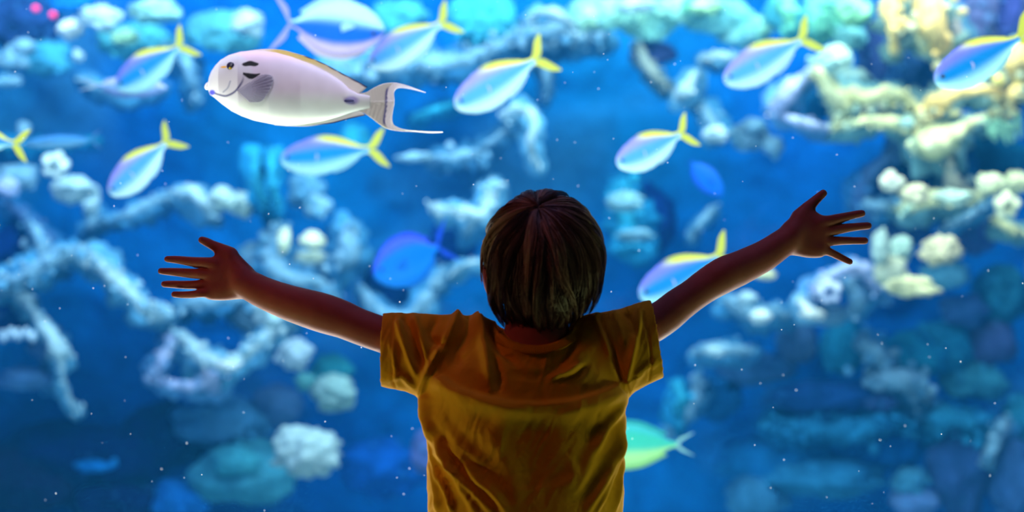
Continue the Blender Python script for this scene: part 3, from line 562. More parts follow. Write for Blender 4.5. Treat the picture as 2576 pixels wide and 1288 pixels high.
# --- the white surgeonfish, nearest to the glass
def surgeonfish():
    Y = 3.04; s = Y / F_PX
    C = (820.0, 235.0)
    X = lambda a: (np.asarray(a, float) / 3.903 + 480 - C[0]) * s
    Z = lambda a: -(np.asarray(a, float) / 3.903 + 90 - C[1]) * s
    root = empty('surgeonfish', P(C[0], C[1], Y), 'large pale white surgeonfish with two black shoulder marks and crescent tail', 'fish')
    tx = [168, 185, 210, 250, 300, 380, 500, 640, 840, 1000, 1200, 1350, 1480, 1560, 1640, 1760]
    tz = [470, 400, 345, 290, 240, 192, 158, 150, 168, 212, 290, 366, 448, 522, 566, 590]
    bx = [168, 190, 230, 300, 400, 500, 620, 800, 950, 1100, 1300, 1450, 1560, 1640, 1760]
    bz = [520, 580, 605, 665, 738, 788, 830, 866, 878, 870, 838, 800, 762, 738, 712]
    thx = [168, 200, 300, 500, 800, 1100, 1400, 1600, 1760]; thy = [0.004, 0.018, 0.034, 0.046, 0.047, 0.037, 0.02, 0.010, 0.005]
    def col(v, t, vv):
        px = v[:, 0] / s + C[0]; py = -v[:, 2] / s + C[1]
        cx = (px - 480) * 3.903; cy = (py - 90) * 3.903
        c = np.tile(np.array(srgb(210, 198, 220)), (len(v), 1))
        c = mixc(c, srgb(228, 198, 216), ss(320, 180, cy) * 0.9)
        c = mixc(c, srgb(205, 220, 212), ss(520, 700, cy) * 0.75)
        c = mixc(c, srgb(228, 234, 222), ss(760, 860, cy))
        c = mixc(c, srgb(165, 150, 225), ss(260, 180, cx - 0.25 * (450 - cy)) * 0.8)
        c = mixc(c, srgb(210, 212, 226), ss(560, 470, np.hypot(cx - 390, cy - 440) * 2) * 0.8)
        # black marks behind the eye
        d1 = np.abs(cy - (303 - 4 * np.sin((cx - 540) / 160 * np.pi) + 4 * np.sin(cx / 17))) - 25 * np.sqrt(np.clip(1 - ((cx - 618) / 80) ** 2, 0, 1))
        c = mixc(c, (0.001, 0.001, 0.004), ss(5, -3, d1) * ss(84, 78, np.abs(cx - 618)))
        d2 = np.abs(cy - (398 + 26 * np.sin(np.clip((cx - 555) / 165, 0, 1) * np.pi))) - 26 * np.clip(1.2 - np.abs(cx - 625) / 90, 0, 1)
        c = mixc(c, (0.001, 0.001, 0.004), ss(6, -3, d2) * ss(88, 80, np.abs(cx - 635)))
        # gill cover line
        g = smoothline([(545, 370), (555, 440), (530, 500), (470, 570), (380, 607), (300, 592), (245, 570)], 60)
        d = np.min(np.hypot(cx[:, None] - g[None, :, 0], cy[:, None] - g[None, :, 1]), 1)
        c = mixc(c, srgb(40, 40, 110), ss(16, 3, d) * ss(380, 520, cy) * 0.9)
        g = smoothline([(425, 470), (400, 530), (350, 570)], 20)
        d = np.min(np.hypot(cx[:, None] - g[None, :, 0], cy[:, None] - g[None, :, 1]), 1)
        c = mixc(c, srgb(120, 130, 170), ss(12, 3, d) * 0.7)
        # blue chin, white lip, orange dash before the eye
        c = mixc(c, srgb(60, 60, 200), ss(48, 20, np.hypot(cx - 225, (cy - 565) * 1.4)))
        c = mixc(c, srgb(235, 170, 40), ss(1, 0.5, np.hypot((cx - 355) / 45, (cy - 327) / 14)))
        # grey rear body and lilac patch round the tail spine
        c = mixc(c, srgb(150, 140, 195), ss(95, 40, np.hypot(cx - 1585, (cy - 640) * 1.6)) * 0.9)
        return c
    body = fish_body('body', [float(X(168)), float(X(1760))], (X(tx), Z(tz)), (X(bx), Z(bz)), (X(thx), thy), col, root, nu=260, nv=330, pw=0.8)
    def line_d(v, pts):
        g = smoothline(pts, 60); cx = (v[:, 0] / s + C[0] - 480) * 3.903; cy = (-v[:, 2] / s + C[1] - 90) * 3.903
        return np.min(np.hypot(cx[:, None] - g[None, :, 0], cy[:, None] - g[None, :, 1]), 1), cx, cy
    K = lambda pts: np.stack([X([p[0] for p in pts]), Z([p[1] for p in pts])], 1)
    inner = [(540, 175), (700, 180), (840, 190), (1000, 228), (1200, 305), (1350, 385), (1480, 468), (1580, 545), (1650, 575)]
    outer = [(540, 152), (640, 138), (760, 130), (900, 140), (1000, 165), (1150, 208), (1300, 268), (1450, 348), (1600, 425), (1735, 500)]
    def cd(v):
        d, cx, cy = line_d(v, outer); di, _, _ = line_d(v, inner)
        c = np.tile(np.array(srgb(236, 232, 226)), (len(v), 1))
        c = mixc(c, srgb(226, 206, 120), ss(1600, 1100, cx) * ss(700, 850, cx) * ss(45, 15, np.abs(d - 22)))
        c = mixc(c, srgb(200, 150, 110), ss(14, 4, di))
        c = mixc(c, srgb(16, 24, 90), ss(10 + (cx - 1000) * 0.014, 6 + (cx - 1000) * 0.008, d) * ss(1000, 1150, cx))
        return c
    fin_strip('dorsal_fin', K(inner), K(outer), 70, 16, 0.004, cd, root, M_fish)
    ai = [(820, 850), (950, 858), (1100, 850), (1300, 812), (1450, 775), (1560, 740), (1640, 725)]
    ao = [(820, 876), (950, 886), (1140, 888), (1280, 872), (1400, 858), (1550, 818), (1720, 780)]
    def ca(v):
        d, cx, cy = line_d(v, ao)
        c = np.tile(np.array(srgb(232, 236, 236)), (len(v), 1))
        return mixc(c, srgb(14, 22, 80), ss(14, 9, d) * ss(1100, 1350, cx))
    fin_strip('anal_fin', K(ai), K(ao), 60, 10, 0.004, ca, root, M_fish)
    rear = [(2305, 557), (2150, 522), (2060, 510), (2010, 526), (1992, 570), (1990, 640), (1986, 720), (1972, 800), (1972, 850), (2020, 893), (2110, 922), (2300, 938), (2472, 944)]
    def ct(v):
        d, cx, cy = line_d(v, rear)
        c = np.tile(np.array(srgb(214, 214, 206)), (len(v), 1))
        c = mixc(c, srgb(60, 60, 140), ss(90, 72, d) * ss(490, 540, cy) * ss(900, 850, cy) * ss(2100, 2010, cx))
        c = mixc(c, srgb(250, 250, 255), ss(66, 58, d) * ss(1860, 1900, cx))
        return c
    up_o = [(1640, 566), (1720, 556), (1790, 516), (1880, 475), (1980, 461), (2080, 474), (2200, 515), (2308, 556)]
    up_i = [(1640, 668), (1760, 668), (1880, 668), (1990, 655), (1992, 570), (2010, 526), (2060, 510), (2150, 522), (2304, 558)]
    lo_o = [(1640, 742), (1700, 760), (1770, 806), (1850, 868), (1930, 914), (2050, 936), (2200, 944), (2360, 956), (2474, 950)]
    lo_i = [(1640, 642), (1760, 642), (1880, 642), (1990, 640), (1986, 720), (1972, 800), (1972, 850), (2020, 893), (2110, 922), (2300, 938), (2474, 943)]
    tail = fin_strip('tail_fin', K(up_i), K(up_o), 70, 26, 0.006, ct, root, M_fish)
    fin_strip('tail_lobe', K(lo_i), K(lo_o), 70, 26, 0.006, ct, tail, M_fish)
    # swept grey pectoral fin
    fr = [(500, 565), (560, 522), (640, 474), (745, 412), (842, 428), (835, 520), (790, 600), (730, 670), (620, 680)]
    def cp(v):
        d, cx, cy = line_d(v, [(500, 565), (502, 566), (504, 568)])
        a = np.arctan2(cy - 575, cx - 500)
        c = np.tile(np.array(srgb(175, 175, 205)), (len(v), 1))
        return mixc(c, srgb(80, 80, 120), (0.5 + 0.5 * np.sin(a * 60)) * ss(120, 240, d))
    pf = fin_strip('pectoral_fin', K([(500, 565)] * 2 + [(506, 572)] * 2), K(fr), 60, 24, 0.002, cp, root, M_pect)
    pf.location = (0, -0.052, 0)
    # eye, lips and tail spine
    T = float(np.interp(X(425), X(thx), thy))
    e = disc_mesh('eye', 32 / 3.903 * s * 1.25, M_iris_d, root, (float(X(425)), -0.037, float(Z(320))), 0.35)
    disc_mesh('iris', 17 / 3.903 * s, M_iris_y, e, (0, -0.0016, -0.0035), 0.4)
    disc_mesh('pupil', 11 / 3.903 * s, M_dark, e, (0.001, -0.0036, -0.0012), 0.3)
    li = disc_mesh('mouth', 36 / 3.903 * s, mat_principled('white_lip', srgb(245, 245, 250), rough=0.5), root, (float(X(170)), 0, float(Z(492))), 0.8, (0, math.radians(35), 0))
    li.scale = (0.85, 1, 1.15)
    sp = disc_mesh('tail_spine', 44 / 3.903 * s, mat_principled('spine_grey', srgb(70, 70, 120), rough=0.4), root, (float(X(1560)), -0.0135, float(Z(645))), 0.2)
    sp.scale = (1.2, 1, 0.45)
    return root
surgeonfish()

# --- yellowtail fusiliers, one built and then copied
Yel = srgb(216, 224, 88)
def fusilier(name, label, palette, deep=1.0):
    back, flank, belly = palette
    root = empty(name, (0, 0, 0), label, 'fish')
    x = np.array([-0.5, -0.47, -0.40, -0.30, -0.15, 0.0, 0.15, 0.30, 0.42, 0.5, 0.56])
    tp = np.array([-0.02, 0.045, 0.10, 0.15, 0.19, 0.20, 0.18, 0.13, 0.075, 0.05, 0.045]) * deep
    bt = np.array([-0.05, -0.11, -0.17, -0.225, -0.265, -0.26, -0.22, -0.15, -0.085, -0.05, -0.04]) * deep
    th = np.array([0.01, 0.045, 0.07, 0.09, 0.10, 0.095, 0.08, 0.05, 0.03, 0.018, 0.012])
    def col(v, t, vv):
        c = np.tile(np.array(flank), (len(v), 1))
        c = mixc(c, back, ss(0.15, 0.75, vv))
        c = mixc(c, belly, ss(-0.05, -0.75, vv) * 0.9 + ss(0.10, 0.0, t) * 0.4)
        c = mixc(c, Yel, ss(0.72 - 0.66 * (t - 0.35), 0.95 - 0.66 * (t - 0.35), vv) * ss(0.30, 0.55, t))
        return c
    fish_body('body', [-0.5, 0.56], (x, tp), (x, bt), (x, th), col, root)
    cy = lambda v: np.tile(np.array(Yel), (len(v), 1))
    tl = fin_strip('tail_fin', [(0.50, 0.0), (0.57, 0.0), (0.65, 0.02), (0.71, 0.11), (0.765, 0.235)], [(0.50, 0.045), (0.56, 0.06), (0.615, 0.13), (0.67, 0.20), (0.755, 0.25)], 24, 8, 0.014, cy, root, M_fin)
    fin_strip('tail_lobe', [(0.50, 0.0), (0.57, 0.0), (0.65, -0.02), (0.72, -0.11), (0.79, -0.225)], [(0.50, -0.045), (0.56, -0.06), (0.615, -0.13), (0.69, -0.20), (0.78, -0.24)], 24, 8, 0.014, cy, tl, M_fin)
    fin_strip('dorsal_fin', [(-0.2, 0.17 * deep), (0, 0.185 * deep), (0.2, 0.15 * deep), (0.42, 0.06)], [(-0.19, 0.19 * deep), (0, 0.222 * deep), (0.2, 0.19 * deep), (0.43, 0.085)], 24, 5, 0.01, lambda v: mixc(np.tile(np.array(back), (len(v), 1)), Yel, ss(-0.12, 0.05, v[:, 0])), root, M_fin)
    fin_strip('anal_fin', [(0.10, -0.22 * deep), (0.25, -0.165 * deep), (0.42, -0.07)], [(0.12, -0.25 * deep), (0.27, -0.205 * deep), (0.43, -0.10)], 16, 5, 0.01, lambda v: np.tile(np.array(belly), (len(v), 1)), root, M_fin)
    pf = fin_strip('pectoral_fin', [(-0.20, -0.07), (-0.199, -0.075), (-0.198, -0.08)], [(-0.06, 0.00), (-0.05, -0.05), (-0.10, -0.11)], 12, 8, 0.006, lambda v: np.tile(np.array(srgb(190, 190, 240)), (len(v), 1)), root, M_fin)
    pf.location = (0, -0.105, 0); pf.rotation_euler = (0, 0, -0.12)
    e = disc_mesh('eye', 0.028, M_iris_d, root, (-0.40, -0.058, -0.015), 0.5)
    disc_mesh('pupil', 0.015, M_dark, e, (0, -0.010, 0), 0.5)
    return root
def copy_tree(o, parent=None):
    c = o.copy(); COL.objects.link(c)
    if parent is not None: c.parent = parent
    for ch in [q for q in o.children]: copy_tree(ch, c)
    return c
def place(root, nose, base, Y, h=1.0, yaw=0.0, flip=False):
    (x0, y0), (x1, y1) = nose, base
    L_ = math.hypot(x1 - x0, y1 - y0) * Y / F_PX / math.cos(yaw)
    root.location = P((x0 + x1) / 2, (y0 + y1) / 2, Y)
    root.rotation_euler = (0, -math.atan2(-(y1 - y0), x1 - x0), yaw)
    root.scale = (L_, L_, L_ * h)
lavblue = (srgb(140, 140, 232), srgb(70, 150, 225), srgb(190, 232, 250))
azure = (srgb(110, 120, 225), srgb(0, 125, 205), srgb(160, 220, 240))
f_a = fusilier('yellowtail_fish', '', lavblue); f_b = fusilier('yellowtail_fish', '', azure)
GRP = 'yellowtail fish schooling across the tank'
spots = [
 (f_a, (1141, 262), (1333, 158), 4.5, 1.02, 0.1, 'lilac and silver yellowtail fish above the head, right of the surgeonfish tail'),
 (f_a, (1548, 408), (1703, 342), 4.35, 1.12, 0.15, 'short silver lilac yellowtail fish with upright bright yellow tail, above right shoulder'),
 (f_a, (925, 158), (1098, 68), 4.85, 1.0, -0.1, 'pale lilac yellowtail fish overlapping the round dark blue surgeonfish near top'),
 (f_a, (1818, 200), (2003, 108), 4.75, 1.02, 0.0, 'lilac yellowtail fish above the raised right hand, against the top rocks'),
 (f_b, (292, 216), (438, 124), 4.8, 1.12, 0.1, 'teal blue yellowtail fish at upper left, just before the surgeonfish head'),
 (f_a, (272, 484), (408, 368), 4.7, 1.05, 0.0, 'violet blue yellowtail fish diving steeply above the left hand'),
 (f_b, (706, 396), (915, 376), 4.75, 0.98, 0.1, 'blue yellowtail fish swimming level directly below the white surgeonfish'),
 (f_b, (2348, 200), (2552, 102), 3.75, 1.02, 0.0, 'dark blue yellowtail fish with lilac back at the upper right edge'),
 (f_b, (1604, 738), (1796, 652), 4.5, 1.08, 0.1, 'bright blue yellowtail fish half hidden behind the raised right arm'),
 (f_b, (-150, 330), (18, 358), 4.3, 1.0, 0.2, 'yellowtail fish leaving at left edge, only its yellow tail showing'),
]
used = set()
for proto, nose, base, Y, h, yaw, lab in spots:
    if id(proto) in used: o = copy_tree(proto)
    else: o = proto; used.add(id(proto))
    place(o, nose, base, Y, h, yaw); tag(o, lab, 'fish', GRP)

# --- other fish further back
def round_fish(name, label, nose, base, Y, h, cols, tailc, rim=None, yaw=0.0, spread=0.30, tlen=0.3):
    root = empty(name, (0, 0, 0), label, 'fish')
    x = np.array([-0.5, -0.47, -0.40, -0.28, -0.12, 0.05, 0.22, 0.36, 0.45, 0.5, 0.54])
    tp = np.array([0.02, 0.09, 0.18, 0.27, 0.33, 0.34, 0.29, 0.19, 0.09, 0.05, 0.045])
    th = np.array([0.01, 0.04, 0.07, 0.09, 0.10, 0.095, 0.075, 0.05, 0.03, 0.018, 0.012])
    back, flank, belly = cols
    def col(v, t, vv):
        c = np.tile(np.array(flank), (len(v), 1))
        c = mixc(c, belly, ss(0.05, -0.5, vv + 0.25 * (t - 0.5)))
        c = mixc(c, back, ss(0.50, 0.80, vv))
        return c
    fish_body('body', [-0.5, 0.54], (x, tp), (x, -tp), (x, th), col, root)
    e1 = lambda c0: (lambda v: np.tile(np.array(c0), (len(v), 1)))
    tl = fin_strip('tail_fin', [(0.48, 0), (0.56, 0), (0.5 + tlen * .45, spread * .3), (0.5 + tlen, spread)], [(0.48, 0.045), (0.56, 0.06), (0.5 + tlen * .35, spread * .55), (0.5 + tlen, spread * 1.05)], 20, 8, 0.014, e1(tailc), root, M_fin)
    fin_strip('tail_lobe', [(0.48, 0), (0.56, 0), (0.5 + tlen * .45, -spread * .3), (0.5 + tlen, -spread)], [(0.48, -0.045), (0.56, -0.06), (0.5 + tlen * .35, -spread * .55), (0.5 + tlen, -spread * 1.05)], 20, 8, 0.014, e1(tailc), tl, M_fin)
    dc = rim or back
    fin_strip('dorsal_fin', [(-0.3, 0.25), (-0.12, 0.32), (0.05, 0.33), (0.22, 0.28), (0.42, 0.12)], [(-0.32, 0.27), (-0.12, 0.37), (0.05, 0.385), (0.24, 0.345), (0.46, 0.17)], 24, 5, 0.012, e1(dc), root, M_fin)
    fin_strip('anal_fin', [(-0.1, -0.32), (0.05, -0.33), (0.22, -0.28), (0.42, -0.12)], [(-0.1, -0.35), (0.05, -0.375), (0.24, -0.33), (0.46, -0.16)], 24, 5, 0.012, e1(belly), root, M_fin)
    for sy in (-1, 1):
        disc_mesh('eye', 0.028, M_iris_d, root, (-0.38, sy * 0.066, 0.05), 0.5)
    pf = fin_strip('pectoral_fin', [(-0.18, 0.0), (-0.179, -0.005), (-0.178, -0.01)], [(-0.04, 0.07), (-0.02, 0.0), (-0.08, -0.07)], 12, 8, 0.006, e1(belly), root, M_fin)
    pf.location = (0, -0.11, 0)
    place(root, nose, base, Y, h, yaw)
    return root
round_fish('dark_surgeonfish', 'round navy blue surgeonfish with lilac rim and pale belly at the top edge', (968, 78), (742, 60), 4.7, 0.92,
           (srgb(190, 172, 222), srgb(8, 90, 200), srgb(170, 225, 232)), srgb(165, 165, 235), rim=srgb(215, 200, 220), spread=0.36, tlen=0.28)
round_fish('green_fish', 'green and white finned fish beside the hip of the yellow shirt', (1410, 1122), (1690, 1118), 4.9, 0.60,
           (srgb(60, 190, 190), srgb(60, 195, 170), srgb(170, 235, 150)), srgb(160, 220, 220), spread=0.17, tlen=0.2)
round_fish('blue_fish', 'bright royal blue fish blurred between head and left sleeve', (944, 690), (1092, 628), 5.6, 1.0,
           (srgb(60, 90, 255), srgb(0, 120, 240), srgb(20, 130, 240)), srgb(30, 90, 245), yaw=0.5)
round_fish('blue_fish', 'small vivid blue oval fish blurred above the right arm', (1818, 492), (1742, 412), 5.6, 0.72,
           (srgb(20, 100, 235), srgb(0, 110, 235), srgb(10, 110, 230)), srgb(10, 95, 225), yaw=0.0, spread=0.15, tlen=0.12)
round_fish('slender_fish', 'long thin blue grey fish swimming at the left edge', (60, 362), (225, 352), 5.4, 0.28,
           (srgb(40, 130, 205), srgb(70, 150, 215), srgb(110, 175, 225)), srgb(90, 150, 215), spread=0.5, tlen=0.18)
round_fish('pale_fish', 'pale lilac fish passing behind the teal yellowtail at upper left', (420, 222), (250, 215), 5.2, 0.42,
           (srgb(120, 150, 220), srgb(130, 170, 225), srgb(190, 205, 240)), srgb(190, 215, 235), spread=0.2, tlen=0.3)

# ------------------------------------------------------------------ implicit-surface body building
class Field:
    def __init__(s, lo, hi, h):
        s.lo = np.array(lo, float); s.h = h
        s.n = np.ceil((np.array(hi) - s.lo) / h).astype(int) + 1
        s.F = np.full(s.n, 1.0, np.float32)
        s.ax = [(s.lo[i] + h * np.arange(s.n[i])).astype(np.float32) for i in range(3)]
    def _sub(s, lo, hi):
        a = np.clip(np.floor((np.array(lo) - s.lo) / s.h).astype(int), 0, s.n)
        b = np.clip(np.ceil((np.array(hi) - s.lo) / s.h).astype(int) + 1, 0, s.n)
        sl = tuple(slice(a[i], b[i]) for i in range(3))
        return sl, s.ax[0][sl[0]][:, None, None], s.ax[1][sl[1]][None, :, None], s.ax[2][sl[2]][None, None, :]
    def add(s, fn, lo, hi, k=0.01):
        m = k + 3 * s.h
        sl, x, y, z = s._sub(np.array(lo) - m, np.array(hi) + m)
        d = fn(x, y, z).astype(np.float32); a = s.F[sl]
        hh = np.maximum(k - np.abs(a - d), 0) / k
        s.F[sl] = np.minimum(a, d) - hh * hh * k * 0.25
    def capsule(s, a, b, ra, rb, k=0.01, sy=1.0):
        a = np.asarray(a, float); b = np.asarray(b, float); R = max(ra, rb)
        ab = (b - a) * np.array([1, 1 / sy, 1]); L2 = float(ab @ ab) + 1e-12
        def fn(x, y, z):
            X, Y_, Z = x - a[0], (y - a[1]) / sy, z - a[2]
            t = np.clip((X * ab[0] + Y_ * ab[1] + Z * ab[2]) / L2, 0, 1)
            return np.sqrt((X - t * ab[0]) ** 2 + (Y_ - t * ab[1]) ** 2 + (Z - t * ab[2]) ** 2) - (ra + (rb - ra) * t)
        s.add(fn, np.minimum(a, b) - R, np.maximum(a, b) + R, k)
    def ellipsoid(s, c, r, k=0.01):
        c = np.asarray(c, float); r = np.asarray(r, float)
        def fn(x, y, z):
            q = np.sqrt(((x - c[0]) / r[0]) ** 2 + ((y - c[1]) / r[1]) ** 2 + ((z - c[2]) / r[2]) ** 2)
            return (q - 1) * r.min()
        s.add(fn, c - r, c + r, k)
    def chain(s, pts, k=0.006, sy=1.0):
        """pts: (px, py, r_px, Y)"""
        g = smoothline(pts, (len(pts) - 1) * 3 + 1) if len(pts) > 2 else np.array(pts, float)
        c = np.array([P(q[0], q[1], q[3]) for q in g]); r = g[:, 2] * g[:, 3] / F_PX
        def fn(x, y, z):
            d = None
            for a, b, ra, rb in zip(c[:-1], c[1:], r[:-1], r[1:]):
                ab = b - a; L2 = float(ab @ ab) + 1e-12
                X, Y_, Z = x - a[0], y - a[1], z - a[2]
                t = np.clip((X * ab[0] + Y_ * ab[1] + Z * ab[2]) / L2, 0, 1)
                e = np.sqrt((X - t * ab[0]) ** 2 + (Y_ - t * ab[1]) ** 2 + (Z - t * ab[2]) ** 2) - (ra + (rb - ra) * t)
                d = e if d is None else np.minimum(d, e)
            return d
        s.add(fn, (c - r[:, None]).min(0), (c + r[:, None]).max(0), k)
    def mesh(s):
        F = s.F; S = F < 0
        c = np.zeros(np.array(F.shape) - 1, np.uint8)
        for dx in (0, 1):
            for dy in (0, 1):
                for dz in (0, 1):
                    c += S[dx:F.shape[0] - 1 + dx, dy:F.shape[1] - 1 + dy, dz:F.shape[2] - 1 + dz]
        idx = np.argwhere((c > 0) & (c < 8))
        vid = np.full(c.shape, -1, np.int32); vid[tuple(idx.T)] = np.arange(len(idx))
        corner = [(a, b, d) for a in (0, 1) for b in (0, 1) for d in (0, 1)]
        val = np.stack([F[idx[:, 0] + a, idx[:, 1] + b, idx[:, 2] + d] for a, b, d in corner], 1)
        acc = np.zeros((len(idx), 3)); cnt = np.zeros(len(idx))
        for i, p in enumerate(corner):
            for j, q in enumerate(corner):
                if j > i and sum(abs(p[m] - q[m]) for m in range(3)) == 1:
                    e = (val[:, i] < 0) != (val[:, j] < 0)
                    t = np.where(e, val[:, i] / np.where(e, val[:, i] - val[:, j], 1), 0)[:, None]
                    acc += np.where(e[:, None], np.array(p) + t * (np.array(q) - np.array(p)), 0); cnt += e
        v = s.lo + s.h * (idx + acc / cnt[:, None])
        fs = []
        for ax in range(3):
            o1, o2 = [(1, 2), (2, 0), (0, 1)][ax]
            sl0 = [slice(None)] * 3; sl1 = [slice(None)] * 3; sl0[ax] = slice(0, -1); sl1[ax] = slice(1, None)
            e = np.argwhere(S[tuple(sl0)] != S[tuple(sl1)])
            e = e[(e[:, o1] > 0) & (e[:, o2] > 0) & (e[:, o1] < F.shape[o1] - 1) & (e[:, o2] < F.shape[o2] - 1)]
            ins = S[tuple(e.T)]
            q = []
            for d1, d2 in ((-1, -1), (0, -1), (0, 0), (-1, 0)):
                k = e.copy(); k[:, o1] += d1; k[:, o2] += d2; q.append(vid[tuple(k.T)])
            q = np.stack(q, 1); q[~ins] = q[~ins][:, ::-1]
            fs.append(q)
        return v, np.vstack(fs)
def vert_normals(v, f):
    n = np.cross(v[f[:, 2]] - v[f[:, 0]], v[f[:, 3]] - v[f[:, 1]])
    o = np.zeros_like(v)
    for k in range(4): np.add.at(o, f[:, k], n)
    return o / (np.linalg.norm(o, axis=1)[:, None] + 1e-12)

YC = 2.50
child = empty('person', (0.02, YC, 0), 'small child seen from behind in yellow tee shirt, arms spread wide', 'person')
child.location = (0, 0, 0)
cx0 = (1320 - 1288) / F_PX * YC
px2m = YC / F_PX

def build_body():
    B = Field((-0.60, 2.30, -0.01), (0.62, 2.70, 1.16), 0.0025)
    Yh = 2.57
    # left arm (viewer's left)
    larm = [(1180, 895, 46, 2.50), (1060, 872, 46, 2.505), (960, 841, 45, 2.51), (898, 819, 45, 2.515), (864, 804, 47, 2.52), (825, 791, 49.5, 2.525),
            (785, 779, 48.5, 2.53), (727, 761.5, 44.5, 2.54), (665, 737, 40, 2.555), (615, 711, 37, 2.565)]
    B.chain(larm, 0.012)
    rarm = [(1480, 890, 46, 2.50), (1580, 850, 46, 2.505), (1662, 803, 45, 2.51), (1705, 769, 43, 2.515), (1743, 742, 40.5, 2.52), (1778, 717, 42.5, 2.525), (1822, 691, 45.5, 2.53),
            (1866, 672, 43, 2.54), (1923, 643, 39, 2.555), (1961, 617, 36, 2.562), (1990, 598, 35, 2.568)]
    B.chain(rarm, 0.012)
    # left hand: wrist, palm fan, fingers
    W = (607, 706, 34, Yh)
    for q in [(548, 664, 17, Yh), (540, 690, 19, Yh), (536, 714, 18, Yh), (535, 733, 15, Yh)]:
        B.capsule(P(W[0], W[1] + (q[1] - 700) * 0.35, Yh), P(q[0], q[1], Yh), 24 * px2m, q[2] * px2m, 0.012, 0.75)
    B.ellipsoid(P(566, 702, Yh + 0.004), (46 * px2m, 17 * px2m, 46 * px2m), 0.012)
    B.chain([(598, 722, 22, Yh), (560, 731, 18.5, Yh), (528, 735, 14, Yh)], 0.010)
    B.chain([(606, 690, 24, Yh), (585, 655, 21, Yh + .006), (562, 638, 17, Yh + .008)], 0.012)
    Fk = 0.0028
    B.chain([(540, 664, 17, Yh), (520, 661.5, 14.6, Yh), (488, 659, 12.8, Yh + .004), (455, 654.5, 10.6, Yh + .006), (434, 652.5, 9.2, Yh + .006), (421, 651.8, 8.2, Yh + .005)], Fk)
    B.chain([(536, 690, 15, Yh), (505, 689, 13.4, Yh), (478, 687.5, 12.2, Yh + .005), (445, 684.6, 10.8, Yh + .008), (420, 683, 9.4, Yh + .008), (405, 682, 8.3, Yh + .006)], Fk)
    B.chain([(536, 716, 13, Yh), (508, 716.5, 11.6, Yh), (480, 716.8, 10.9, Yh + .006), (450, 716, 10.0, Yh + .01), (428, 715, 9.2, Yh + .01), (413, 714.6, 8.2, Yh + .008)], Fk)
    B.chain([(530, 737, 11, Yh - .003), (506, 738, 10.4, Yh - .006), (482, 741, 9.6, Yh - .002), (458, 741.5, 8.8, Yh + .004), (438, 740.6, 7.8, Yh + .004)], Fk)
    B.chain([(578, 640, 20, Yh + .006), (557, 628, 15.5, Yh + .008), (535, 617, 12.2, Yh + .008), (519, 608.5, 11.2, Yh + .008), (508, 604, 9.4, Yh + .006)], 0.005)
    # right hand
    W = (1992, 597, Yh)
    for q in [(2062, 561, 18), (2066, 583, 19), (2064, 606, 17), (2056, 624, 15)]:
        B.capsule(P(W[0] + 6, W[1] + (q[1] - 590) * 0.35, Yh), P(q[0], q[1], Yh), 24 * px2m, q[2] * px2m, 0.012, 0.75)
    B.ellipsoid(P(2036, 592, Yh + 0.004), (44 * px2m, 17 * px2m, 46 * px2m), 0.012)
    B.chain([(2008, 616, 20, Yh), (2036, 626, 17.5, Yh), (2062, 629, 15, Yh)], 0.010)
    B.chain([(2000, 578, 24, Yh), (2018, 550, 21, Yh + .006), (2036, 545, 17, Yh + .008)], 0.012)
    B.chain([(2060, 561, 17, Yh), (2086, 556, 14.6, Yh), (2108, 550.5, 12.8, Yh + .003), (2138, 543, 10.6, Yh + .005), (2156, 539, 10.0, Yh + .005), (2168, 537, 9.2, Yh + .004)], Fk)
    B.chain([(2066, 583, 15, Yh), (2094, 579.5, 13.2, Yh), (2120, 575, 12.0, Yh + .003), (2150, 571, 10.4, Yh + .005), (2170, 569, 9.8, Yh + .005), (2184, 568, 9.2, Yh + .004)], Fk)
    B.chain([(2064, 607, 14, Yh), (2094, 606.5, 12, Yh), (2120, 605.5, 10.6, Yh + .003), (2148, 605.5, 9.6, Yh + .005), (2164, 605.6, 9.4, Yh + .005), (2175.5, 605.6, 9.0, Yh + .004)], Fk)
    B.chain([(2062, 624, 15, Yh), (2080, 631, 11.2, Yh), (2098, 639, 9.9, Yh + .003), (2120, 650, 8.8, Yh + .005), (2138, 658.5, 7.9, Yh + .004)], Fk)
    B.chain([(2012, 546, 21, Yh + .006), (2030, 526, 17, Yh + .008), (2046, 509, 13, Yh + .008), (2060, 496, 11.2, Yh + .008), (2071, 486.5, 10, Yh + .006)], 0.005)
    # head and neck
    hx, hY = 1363, 2.505
    Hc = P(hx, 630, hY)
    B.capsule(P(1346, 900, 2.495), P(1356, 745, 2.50), 0.050, 0.048, 0.02, 0.95)
    B.ellipsoid(Hc, (0.078, 0.092, 0.086), 0.02)
    B.ellipsoid(Hc + [0, -0.022, -0.035], (0.066, 0.066, 0.062), 0.03)
    B.ellipsoid(Hc + [0, 0.035, -0.058], (0.060, 0.056, 0.060), 0.03)      # face
    B.ellipsoid(Hc + [0, 0.050, -0.100], (0.034, 0.036, 0.028), 0.025)     # chin and jaw
    B.capsule(Hc + [0, 0.090, -0.040], Hc + [0, 0.103, -0.066], 0.008, 0.011, 0.012)   # nose
    for sx in (-1, 1):
        B.ellipsoid(Hc + [sx * 0.008, 0.099, -0.068], (0.006, 0.007, 0.006), 0.005)
        B.ellipsoid(Hc + [sx * 0.035, 0.072, -0.062], (0.020, 0.018, 0.020), 0.015)    # cheeks
        B.capsule(Hc + [sx * 0.014, 0.088, -0.022], Hc + [sx * 0.040, 0.078, -0.020], 0.006, 0.005, 0.010)  # brow
        B.ellipsoid(Hc + [sx * 0.081, -0.002, -0.045], (0.009, 0.019, 0.029), 0.006)   # ear
        B.ellipsoid(Hc + [sx * 0.086, -0.012, -0.038], (0.007, 0.014, 0.022), 0.005)
    B.capsule(Hc + [-0.016, 0.087, -0.088], Hc + [0.016, 0.087, -0.088], 0.005, 0.005, 0.005)
